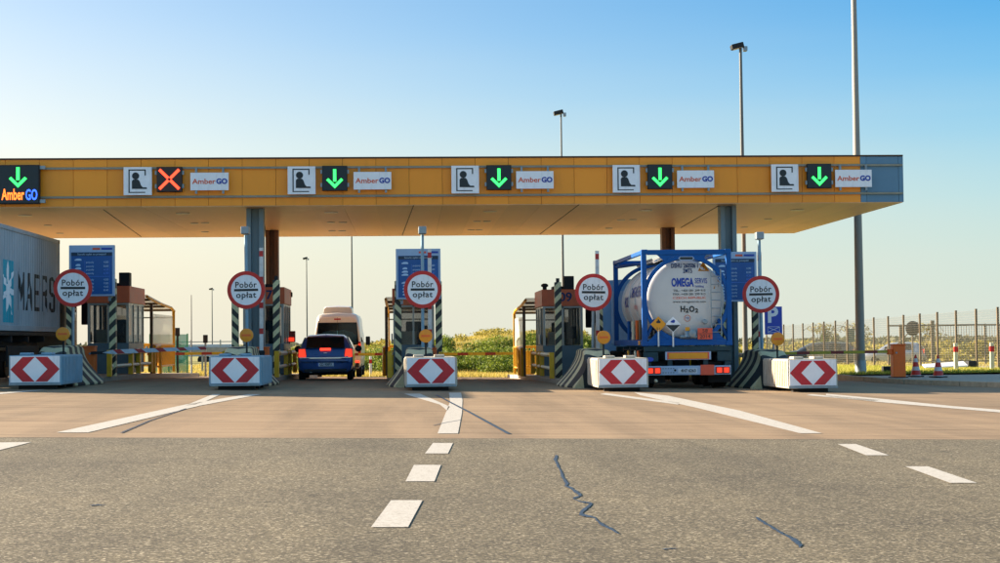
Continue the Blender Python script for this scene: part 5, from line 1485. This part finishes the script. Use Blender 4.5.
# ------------------------------------------------------------------ yard at the left, behind the booths
t = thing('crash_barrier', 'long grey crash barrier running behind the left toll lanes', 'guard rail', (0, 84, 0))
xa = W(140, 350, 84)[0]; xb = W(242, 350, 84)[0]; zt_ = W(200, 347, 84)[1]
MB().bb(xa, xb, -.03, .03, zt_-.30, zt_).build('rail', 'zinc', t, bev=.03)
x = xa
while x < xb: MB().bb(x-.05, x+.05, .04, .12, -1, zt_-.02).build('post', 'zinc', t); x += 1.6
MT['trailerw'] = mat('pale_trailer_side', 'aeb9c4', .5, .1, var=.06, dirt=.2)
def boxtruck(name, label, px, Y, w_, h, m, rz=90):
    X = W(px, 355, Y)[0]; t = thing(name, label, 'truck', (X, Y, -.82), rz=R(rz))
    MB().bb(-1.2, 1.2, 0, w_, .9, h).build('box_body', m, t, bev=.03)
    MB().bb(-1.15, 1.15, w_+.1, w_+1.9, .6, h*.85).build('cab', 'white', t, bev=.1)
    MB().bb(-1.0, 1.0, w_+1.902, w_+1.93, 1.5, h*.78).build('windscreen', 'carglass', t)
    for s_ in (-1, 1):
        MB().bb(s_*1.152, s_*1.17, w_+.8, w_+1.6, 1.4, h*.75).build('side_window', 'carglass', t)
        for y in (1, w_+.9): tire(t, s_*.95, y, .48, .3)
    return t
boxtruck('box_truck', 'low pale delivery truck parked far behind the left booths', 232, 150, 4.2, 2.0, 'trailerw', 90)
boxtruck('box_truck', 'low blue delivery truck parked far behind the left booths', 214, 160, 2.6, 1.9, 'blue', 90)
t = thing('glass_noise_screen', 'pale green glass screen behind the left shelter', 'screen', (0, 76, 0))
xa = W(150, 340, 76)[0]; xb = W(187.5, 340, 76)[0]; z1 = W(170, 334.5, 76)[1]
for k in range(4):
    a = xa+(xb-xa)*k/4; c = xa+(xb-xa)*(k+1)/4
    MB().bb(a+.03, c-.03, -.01, .01, -.4, z1).build('pane', 'tealscreen', t)
for k in range(5):
    a = xa+(xb-xa)*k/4; MB().bb(a-.03, a+.03, -.04, .04, -.5, z1+.03).build('post', mat('green_post', '2f8a5e', .5) if k == 0 else bpy.data.materials['green_post'], t)
t = thing('gantry_rail', 'far overhead pipe railing beyond the left lanes', 'railing', (0, 110, 0))
xa = W(176, 343, 110)[0]; xb = W(236, 343, 110)[0]; z1 = W(200, 341.5, 110)[1]
MB().bb(xa, xb, -.03, .03, z1-.06, z1).build('top_rail', 'zinc', t); MB().bb(xa, xb, -.03, .03, z1-.45, z1-.39).build('middle_rail', 'zinc', t)
x = xa
while x <= xb: MB().bb(x-.04, x+.04, -.04, .04, -1.0, z1+.1).build('post', 'zinc', t); x += 1.0
X, Z = W(187, 345, 68)
for i, (px, lab) in enumerate(((177.5, 'dark slim sign post with a small head behind the left shelter'), (205.5, 'grey double post behind the left striped boom'))):
    X = W(px, 350, 70)[0]; t = thing('slim_post', lab, 'post', (X, 70, Zg(X, 70)))
    MB().bb(-.04, .04, -.04, .04, 0, 2.0-.3*i).build('post_body', 'zinc' if i else 'dark', t)
    MB().bb(-.10, .10, -.07, .04, 1.75-.3*i, 2.1-.3*i).build('head', 'dark', t, bev=.02)
mp = thing('roadside_marker', '', 'marker post', group='white marker posts by the bank')
MB().bb(-.06, .06, -.04, .04, 0, .95).build('post_body', 'white', mp, bev=.02); MB().bb(-.062, .062, -.042, .042, .62, .80).build('red_band', 'sign_red', mp)
X = W(370.7, 370, 75)[0]; mp.location = (X, 75, Zg(X, 75)); mp['label'] = 'small white marker post at the foot of the green bank right of the minibus'
# faint clouds are left to the sky
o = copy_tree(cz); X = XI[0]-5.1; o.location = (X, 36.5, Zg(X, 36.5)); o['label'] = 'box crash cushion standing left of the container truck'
